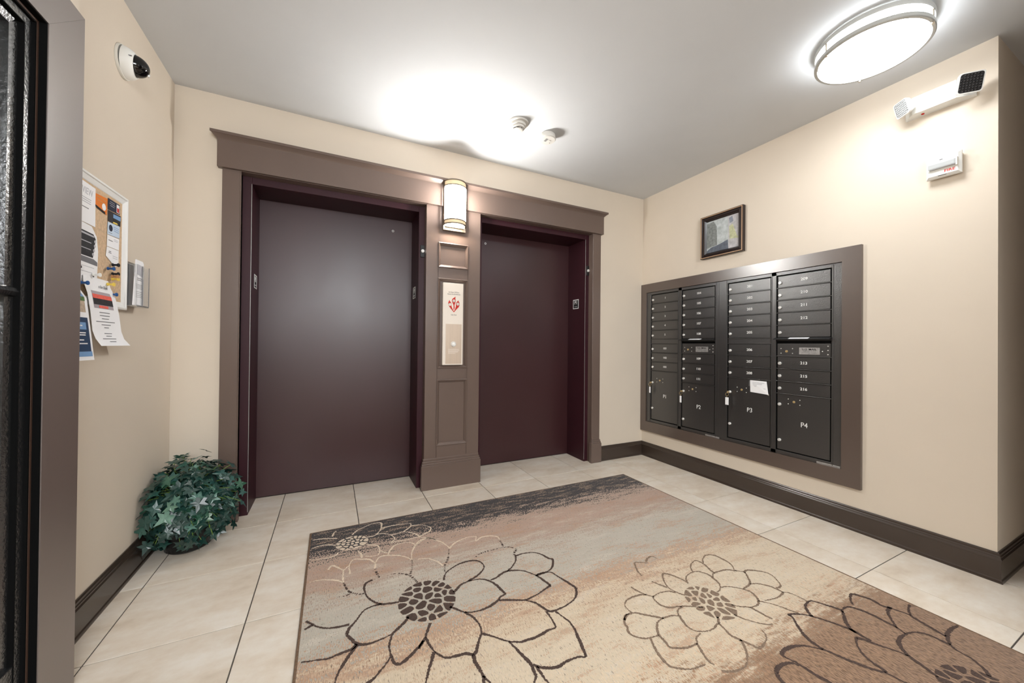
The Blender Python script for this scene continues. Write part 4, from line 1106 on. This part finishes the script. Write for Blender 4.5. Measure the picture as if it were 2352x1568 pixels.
obj('body', MB().lathe([(0, 0), (.050, 0), (.056, -.006), (.060, -.030), (.060, -.038), (.055, -.044), (0, -.046)], c, (0, 0, 1), 44), m_det, s2, smooth=True)
obj('test_button', MB().lathe([(.014, -.0455), (.014, -.048), (0, -.049)], (c[0] + .01, c[1], H), (0, 0, 1), 20), m_det, s2, smooth=True)
gr = MB()
for k in range(5):
    gr.box(c[0] - .022, c[0] - .004, c[1] - .02 + k * .008, c[1] - .017 + k * .008, H - .0466, H - .0455)
gr.cyl((c[0] + .03, c[1] + .02, H - .0468), (0, 0, 1), .003, .001, 8)
obj('sounder_slot', gr, m_greyink, s2)

# ------------------------------------------------------------------ security camera
cm = thing('security_camera', (XL, -.595, 2.353), 'white dome security camera high on the left wall', 'camera')
c = (XL, -.600, 2.352)
ax = Vector((1.0, .10, -.05)).normalized()
obj('mount_ring', MB().lathe([(0, 0), (.070, 0), (.071, .004), (.069, .010), (0, .010)], c, (1, 0, 0), 40), m_white2, cm, smooth=True)
obj('body', MB().lathe([(.067, .008), (.066, .014), (.064, .022), (.060, .032), (.055, .040), (.050, .044), (.046, .043), (0, .040)], c, ax, 44), m_white, cm, smooth=True)
dome = [(.0455 * math.cos(a), .040 + .050 * math.sin(a)) for a in [PI / 2 * k / 10 for k in range(11)]]
obj('dome', MB().lathe(dome, c, ax, 40), m_smoke, cm, smooth=True)
# clear half shell standing proud of the dark dome
sh = [(.0445 * math.cos(a), .051 + .0455 * math.sin(a)) for a in [PI / 2 * k / 10 for k in range(11)]]
obj('dome_collar', MB().lathe([(.0505, .041), (.0495, .046), (.0465, .046), (.0465, .041)], c, ax, 40), m_white, cm, smooth=True)
obj('lens', MB().cyl(Vector(c) + ax * .080 + Vector((0, .012, -.018)), (.8, .3, -.4), .008, .006, 14), m_chrome, cm, smooth=True)
obj('slot', MB().box(XL + .030, XL + .050, -.6545, -.652, 2.358, 2.362), m_greyink, cm)

# ------------------------------------------------------------------ bulletin board and its papers
bb = thing('bulletin_board', (XL, -.86, 1.25), 'cork bulletin board with white frame on the left wall', 'bulletin board')
BY0, BY1, BZ0, BZ1 = -.580, -1.140, 1.250, 1.748
prof = [(0, XL), (0, XL + .020), (.006, XL + .023), (.010, XL + .023), (.012, XL + .019), (.030, XL + .014), (.034, XL + .010), (.034, XL + .006)]
def ring_px(y0, y1, z0, z1, prof):
    m = MB(); n = len(prof); v = []
    for t, x in prof:
        v += [(x, y0 - t, z0 + t), (x, y1 + t, z0 + t), (x, y1 + t, z1 - t), (x, y0 - t, z1 - t)]
    f = [(i * 4 + q, i * 4 + (q + 1) % 4, (i + 1) * 4 + (q + 1) % 4, (i + 1) * 4 + q) for i in range(n - 1) for q in range(4)]
    return m.add(v, f)
obj('frame', ring_px(BY0, BY1, BZ0, BZ1, prof), m_white_alu, bb)
obj('cork', MB().box(XL + .001, XL + .012, BY0 - .030, BY1 + .030, BZ0 + .030, BZ1 - .030), m_cork, bb)
XP = XL + .0135
def sheet(name, pts, lab, cat, m, x=XP, th=.0006):
    ys = [p[0] for p in pts]; z_ = [p[1] for p in pts]
    t = thing(name, (x, sum(ys) / len(ys), min(z_)), lab, cat, 'cards on the cork board' if cat == 'card' else 'papers on the cork board')
    obj('sheet', MB().prism(pts, 'x', x, x + th), m, t)
    t['x'] = x + th
    return t
def ink(t, pts, m, name='print_block', dx=.0003, lab=None):
    x = t['x']
    obj(name, MB().prism(pts, 'x', x, x + dx), m, t, label=lab)
def lines(t, y0, y1, zs, m, h=.003, name='print_lines', jitter=.3):
    x = t['x']; q = MB(); rr = random.Random(int(abs(y0) * 1e4))
    for z in zs:
        c_, hw = (y0 + y1) / 2, abs(y0 - y1) / 2 * (1 - jitter * rr.random())
        q.box(x, x + .0003, c_ - hw, c_ + hw, z, z + h)
    obj(name, q, m, t)

fa_ = sheet('flyer', [(-1.03, 1.712), (-.822, 1.706), (-.820, 1.556), (-1.03, 1.556)], 'white text flyer at the top left of the cork board', 'paper', m_paper)
text('flyer_text', 'CITYVIEW', .036, (fa_['x'], -.905, 1.676), '+x', m_paleink, fa_, sx=.8, depth=.0003)
lines(fa_, -.955, -.845, [1.648, 1.640, 1.632], m_paleink, .003)
lines(fa_, -.935, -.865, [1.612], m_greyink, .003)
fb_ = sheet('flyer', [(-1.03, 1.558), (-.846, 1.552), (-.812, 1.520), (-.800, 1.464), (-.806, 1.322), (-1.03, 1.322)], 'grey photo flyer of a countertop oven on the cork board', 'paper', m_paper, XP + .001)
ink(fb_, [(-1.03, 1.528), (-.835, 1.524), (-.818, 1.508), (-.836, 1.432), (-1.03, 1.432)], m_char)
ink(fb_, [(-1.03, 1.522), (-.832, 1.518), (-.829, 1.512), (-1.03, 1.514)], m_paleink, dx=.0006)
ink(fb_, [(-1.03, 1.490), (-.848, 1.488), (-.848, 1.485), (-1.03, 1.486)], m_paleink, dx=.0006)
ink(fb_, [(-1.03, 1.462), (-.850, 1.462), (-.850, 1.459), (-1.03, 1.459)], m_paleink, dx=.0006)
kn = MB()
for (y, z) in ((-.823, 1.498), (-.825, 1.480), (-.830, 1.462), (-.836, 1.446)): kn.cyl((fb_['x'], y, z), (1, 0, 0), .006, .0009, 14)
obj('printed_knob', kn, m_paleink, fb_)
ink(fb_, [(-1.03, 1.430), (-.830, 1.428), (-.805, 1.420), (-.805, 1.405), (-1.03, 1.412)], m_greyink)
lines(fb_, -.94, -.82, [1.392, 1.372, 1.350, 1.332], m_paleink, .002, jitter=.6)
ic = MB()
for (y, z) in ((-.91, 1.385), (-.83, 1.362), (-.918, 1.345)): ic.cyl((fb_['x'], y, z), (1, 0, 0), .005, .0006, 10)
obj('printed_icon', ic, m_char, fb_)
oc = sheet('orange_card', [(-.822, 1.690), (-.735, 1.697), (-.740, 1.628), (-.822, 1.640)], 'orange card tilted at the top of the cork board', 'card', m_orange, XP)
ink(oc, [(-.822, 1.646), (-.752, 1.636), (-.752, 1.628), (-.822, 1.638)], m_print)
obj('white_blob', MB().lathe([(0, .0005), (.014, .0005), (.014, 0)], (oc['x'], -.762, 1.654), (1, 0, 0), 18), m_paper, oc)
lines(oc, -.815, -.745, [1.680, 1.668], m_brass, .002)
k1 = sheet('business_card', [(-.731, 1.703), (-.638, 1.703), (-.637, 1.661), (-.730, 1.656)], 'navy business card, topmost of the column on the cork board', 'card', m_navy)
ink(k1, [(-.664, 1.698), (-.642, 1.698), (-.642, 1.664), (-.664, 1.664)], m_paper); ink(k1, [(-.661, 1.684), (-.645, 1.684), (-.645, 1.666), (-.661, 1.666)], m_red, dx=.0006)
lines(k1, -.722, -.675, [1.692, 1.684, 1.676], m_paleink, .002)
k2 = sheet('photo_card', [(-.730, 1.653), (-.628, 1.657), (-.630, 1.610), (-.729, 1.608)], 'dark photo card with blue and black pictures, below the navy card', 'card', m_char)
ink(k2, [(-.690, 1.648), (-.630, 1.652), (-.631, 1.634), (-.690, 1.632)], m_sky); ink(k2, [(-.690, 1.630), (-.631, 1.632), (-.632, 1.612), (-.690, 1.611)], m_black)
ink(k2, [(-.692, 1.615), (-.660, 1.618), (-.652, 1.612), (-.690, 1.609)], m_yellow, dx=.0006)
k3 = sheet('business_card', [(-.731, 1.605), (-.636, 1.610), (-.637, 1.557), (-.733, 1.553)], 'pale blue card with a dark round emblem, third in the column', 'card', m_pblue)
obj('emblem', MB().lathe([(0, .0005), (.014, .0005), (.014, 0)], (k3['x'], -.708, 1.584), (1, 0, 0), 18), m_navy, k3)
lines(k3, -.725, -.695, [1.562], m_greyink, .002); lines(k3, -.686, -.642, [1.594, 1.586, 1.578], m_sky, .002)
k4 = sheet('business_card', [(-.733, 1.551), (-.638, 1.554), (-.640, 1.505), (-.735, 1.503)], 'white card with small print, fourth in the column', 'card', m_paper)
lines(k4, -.725, -.690, [1.530], m_greyink, .003); lines(k4, -.685, -.645, [1.542, 1.536], m_paleink, .002)
k5 = sheet('business_card', [(-.735, 1.501), (-.641, 1.503), (-.642, 1.440), (-.668, 1.428), (-.742, 1.462)], 'white card with curled corner, lowest in the column', 'card', m_paper)
lines(k5, -.722, -.700, [1.484, 1.478], m_greyink, .003); lines(k5, -.690, -.650, [1.470, 1.462], m_paleink, .002)

def curled(name, rows, lab, thick=.0006):
    """rows: (z, y_left, y_right, x) from the top down"""
    t = thing(name, (rows[0][3], (rows[0][1] + rows[0][2]) / 2, rows[-1][0]), lab, 'paper', 'papers on the cork board')
    m = MB(); n = len(rows)
    vs = [(x, a, z) for z, a, b, x in rows] + [(x, b, z) for z, a, b, x in rows]
    fr = [(i, i + 1, n + i + 1, n + i) for i in range(n - 1)]
    vb = [(x - thick, y, z) for x, y, z in vs]
    m.add(vs + vb, fr + [tuple(2 * n + i for i in f_)[::-1] for f_ in fr] + [(0, n, 3 * n, 2 * n), (n - 1, 3 * n - 1, 4 * n - 1, 2 * n - 1)] + [(i, i + 1, 2 * n + i + 1, 2 * n + i) for i in range(n - 1)] + [(n + i, n + i + 1, 3 * n + i + 1, 3 * n + i) for i in range(n - 1)])
    return t, m
def on_rows(rows, z, f, lift):
    for i in range(len(rows) - 1):
        (z0, a0, b0, x0), (z1, a1, b1, x1) = rows[i], rows[i + 1]
        if z0 >= z >= z1:
            k = (z0 - z) / (z0 - z1)
            a, b, x = a0 + (a1 - a0) * k, b0 + (b1 - b0) * k, x0 + (x1 - x0) * k
            return (x + lift, a + (b - a) * f, z)
    z_, a, b, x = rows[-1]
    return (x + lift, a + (b - a) * f, z)
def quad_on(rows, z0, z1, f0, f1, lift, n=4):
    m = MB(); v = []
    for i in range(n + 1):
        z = z0 + (z1 - z0) * i / n
        v += [on_rows(rows, z, f0, lift), on_rows(rows, z, f1, lift)]
    return m.add(v, [(2 * i, 2 * i + 1, 2 * i + 3, 2 * i + 2) for i in range(n)])
rent = [(1.358, -.902, -.730, XP + .004), (1.332, -.908, -.722, XP + .008), (1.29, -.905, -.706, XP + .018), (1.22, -.898, -.690, XP + .024), (1.15, -.893, -.680, XP + .028), (1.12, -.886, -.672, XP + .034), (1.092, -.876, -.650, XP + .046)]
t, m = curled('flyer', rent, 'white rental flyer with red sunset photo hanging below the cork board')
s = obj('sheet', m, m_paper, t, smooth=True)
obj('sunset_photo', quad_on(rent, 1.304, 1.238, .14, .82, .0006), m_dusk, t)
obj('sunset_sky', quad_on(rent, 1.292, 1.272, .14, .82, .0010), m_sunset, t)
obj('skyline', quad_on(rent, 1.276, 1.252, .14, .82, .0012), m_char, t)
obj('river_glow', quad_on(rent, 1.250, 1.240, .30, .62, .0012), m_sunset, t)
text('flyer_text', 's for Rent', .0175, on_rows(rent, 1.324, .62, .004), '+x', m_greyink, t, sx=.9, depth=.0003)
pl = MB()
for z, a, b in ((1.224, .28, .64), (1.212, .28, .62), (1.200, .34, .58), (1.188, .14, .78), (1.176, .30, .62), (1.165, .38, .54), (1.142, .34, .60), (1.132, .37, .56), (1.121, .22, .68), (1.110, .38, .60)):
    q = quad_on(rent, z, z - .0028, a, b, .0008, 1); pl.add(q.v, q.f)
obj('print_lines', pl, m_greyink, t)
nav = [(1.312, -1.06, -.942, XP + .006), (1.27, -1.05, -.920, XP + .022), (1.16, -1.04, -.912, XP + .030), (1.05, -1.03, -.900, XP + .036), (1.04, -1.03, -.899, XP + .037)]
t, m = curled('brochure', nav, 'navy and white brochure hanging at the lower left of the board')
obj('sheet', m, m_paper, t, smooth=True)
obj('photo_sky', quad_on(nav, 1.306, 1.272, 0, .88, .0006), m_sky, t)
obj('photo_trees', quad_on(nav, 1.272, 1.256, 0, .88, .0006), m_green, t)
obj('photo_steps', quad_on(nav, 1.256, 1.215, 0, .86, .0006), m_stone, t)
obj('navy_block', quad_on(nav, 1.196, 1.062, 0, .90, .0006), m_navy2, t)
obj('blue_band', quad_on(nav, 1.072, 1.054, 0, .93, .0009), m_sky, t)
obj('blue_badge', quad_on(nav, 1.178, 1.152, 0, .78, .0010), m_sky, t)
wl = MB()
for z, b in ((1.168, .6), (1.142, .72), (1.134, .7), (1.116, .6), (1.103, .75)):
    q = quad_on(nav, z, z - .004, .3, b, .0013, 1); wl.add(q.v, q.f)
obj('print_lines', wl, m_paper, t)

def pin(y, z, m, lab, x=XP):
    p = thing('push_pin', (x, y, z), lab, 'push pin', 'push pins on the cork board')
    obj('pin_head', MB().lathe([(0, .026), (.0075, .026), (.008, .023), (.0045, .019), (.0040, .010), (.0065, .007), (.0065, .004), (0, .004)], (x, y, z), (1, -.1, 0), 14), m, p, smooth=True)
    obj('needle', MB().cyl((x - .004, y, z), (1, 0, 0), .0008, .010, 6), m_chrome, p)
pin(-.931, 1.324, m_blue, 'blue push pin holding the navy brochure', XP + .006)
pin(-.736, 1.410, m_blue, 'blue push pin below the white cards on bare cork')
pin(-.712, 1.306, m_blue, 'blue push pin at the lower right frame edge')
pin(-.745, 1.344, m_yellow, 'yellow push pin holding the rental flyer', XP + .004)
pin(-.700, 1.372, m_yellow, 'yellow push pin just under the tan pin')
pin(-.703, 1.383, m_tan, 'tan push pin between the black and yellow pins')
pin(-.700, 1.394, m_print, 'black push pin above the tan pin')
pin(-.700, 1.432, m_print, 'black push pin under the lowest white card')
pin(-.838, 1.368, m_white, 'white push pin right of the oven flyer')

# literature holder
lh = thing('leaflet_holder', (XL, -.56, 1.275), 'clear acrylic leaflet holder beside the cork board', 'leaflet holder')
hx0, hx1 = XL, XL + .052
hy0, hy1 = -.577, -.455
ac = MB()
ac.box(XL, XL + .002, hy0, hy1, 1.270, 1.480); ac.box(hx1 - .002, hx1, -.520, hy1, 1.278, 1.462)
ac.box(XL, hx1, hy0, hy1, 1.270, 1.274)
ac.box(XL, hx1, hy1 - .002, hy1, 1.274, 1.462); ac.box(XL, hx1, hy0, hy0 + .002, 1.274, 1.462)
obj('pockets', ac, m_acryl, lh)
obj('pocket_rim', MB().tube([(hx1, hy1, 1.278), (hx1, hy1, 1.464)], .0015, 6).tube([(hx1, hy0, 1.276), (hx1, hy1, 1.276)], .0015, 6).tube([(hx1, -.52, 1.278), (hx1, -.52, 1.40)], .0012, 6), m_greyink, lh)
ds_ = obj('dark_pocket_block', MB().box(XL + .004, XL + .020, -.573, -.520, 1.2745, 1.462), m_char)  # plain dark block filling the left pocket
tag(ds_, 'plain dark block in the left half of the acrylic holder', 'leaflet')
lf = thing('leaflet', (XL + .04, -.54, 1.275), 'white leaflet with a grey map standing in the acrylic holder', 'leaflet')
obj('sheet', MB().prism([(-.592, 1.275), (-.497, 1.275), (-.494, 1.475), (-.505, 1.485), (-.568, 1.485)], 'x', XL + .042, XL + .046), m_paper, lf)
obj('map_print', MB().prism([(-.562, 1.418), (-.508, 1.412), (-.506, 1.462), (-.556, 1.466)], 'x', XL + .046, XL + .0464), m_paleink, lf)
ml = MB()
for z in (1.400, 1.392): ml.box(XL + .046, XL + .0464, -.560, -.515, z, z + .003)
for z in (1.372, 1.366, 1.360, 1.354, 1.338, 1.330, 1.322, 1.314): ml.box(XL + .046, XL + .0464, -.570, -.508, z, z + .0015)
obj('print_lines', ml, m_greyink, lf)

# ------------------------------------------------------------------ ivy
PCX, PCY = -3.562, -.240
iv = thing('ivy_plant', (PCX, PCY, 0), 'bushy dark green artificial ivy in a black pot in the left corner', 'plant')
pot = MB().lathe([(0, 0), (.085, 0), (.098, .01), (.104, .06), (.112, .12), (.105, .125), (0, .118)], (PCX, PCY - .015, 0), (0, 0, 1), 28)
obj('pot', pot, m_pot, iv, smooth=True)
def ivy_leaf(wob):
    rr = random.Random(wob)
    # five lobes: stalk notch, two low lobes, two side lobes, tip
    out = [(0, .02), (.14, -.16), (.40, -.16), (.36, .06), (.30, .16), (.70, .34), (.40, .44), (.20, .50), (.15, .70), (0, 1.08)]
    pts = out + [(-x, y) for x, y in out[-2:0:-1]]
    v = [(x * rr.uniform(.9, 1.1), y * rr.uniform(.94, 1.06), -.22 * x * x + .10 * abs(x) - .16 * max(0, y - .4) ** 2 + rr.uniform(-.03, .03)) for x, y in pts]
    n = len(v)
    v += [(0, .34, .02)]
    me = bpy.data.meshes.new('leaf')
    sc_ = .056
    me.from_pydata([(a * sc_, b * sc_, c_ * sc_) for a, b, c_ in v], [], [(i, (i + 1) % n, n) for i in range(n)])
    me.materials.append(m_leaf)
    return me
lms = [ivy_leaf(k) for k in range(5)]
CAMP = Vector((-2.873, -2.85, 1.11))
rr = random.Random(21)
stuffm = MB()
stems = MB()
placed = 0
ctr = Vector((PCX, PCY, .235))
def shell(i, n):
    """point on the bush surface and outward direction"""
    z = 1 - 1.75 * (i + .5) / n
    a = i * 2.399963 + rr.uniform(-.25, .25)
    s_ = math.sqrt(max(0, 1 - z * z))
    return Vector((math.cos(a) * s_, math.sin(a) * s_, z))
N = 860
for i in range(N):
    d = shell(i, N)
    rad = Vector((.212, .205, .226)) * (rr.uniform(.72, 1.04) if rr.random() < .85 else rr.uniform(1.0, 1.20))
    if rr.random() < .3: rad *= .78
    p = ctr + Vector((d.x * rad.x, d.y * rad.y, d.z * rad.z))
    if p.x < XL + .03: p.x = XL + .03 + rr.uniform(0, .02)
    if p.y > -.05: p.y = -.05 - rr.uniform(0, .02)
    if p.x > -3.50 and p.y > -.075: p.y = -.085
    if p.z < .03: p.z = .03 + rr.uniform(0, .03)
    nrm = (d * .8 + Vector((rr.uniform(-.6, .6), rr.uniform(-.6, .6), rr.uniform(-.1, .9)))).normalized()
    tip = (d * .5 + Vector((rr.uniform(-1, 1), rr.uniform(-1, 1), rr.uniform(-1.0, .1))))
    tip = (tip - nrm * tip.dot(nrm)).normalized()
    side = tip.cross(nrm)
    sc_ = rr.uniform(.60, 1.15)
    mt = Matrix((side, tip, nrm)).transposed().to_4x4()
    mt = mt @ Matrix.Diagonal((sc_, sc_, sc_, 1))
    facing = d.dot((CAMP - ctr).normalized())
    me = lms[i % 5]
    if facing > -.15 and placed < 300 and rr.random() < .72:
        o = bpy.data.objects.new('leaf', me)
        mt.translation = p - Vector(iv.location)
        COL.objects.link(o); o.parent = iv
        o.matrix_local = mt
        placed += 1
    else:
        mt.translation = p
        stuffm.add([mt @ v.co for v in me.vertices], [tuple(q.vertices) for q in me.polygons])
    if i % 3 == 0:
        mid = ctr.lerp(p, .55) + Vector((rr.uniform(-.03, .03), rr.uniform(-.03, .03), .03))
        stems.tube([Vector((PCX, PCY - .01, .11)).lerp(ctr, .5), mid, p], .0016, 5)
st_o = obj('foliage', stuffm, m_leaf, iv, kind='stuff')
obj('stems', stems, m_stem, iv, kind='stuff')
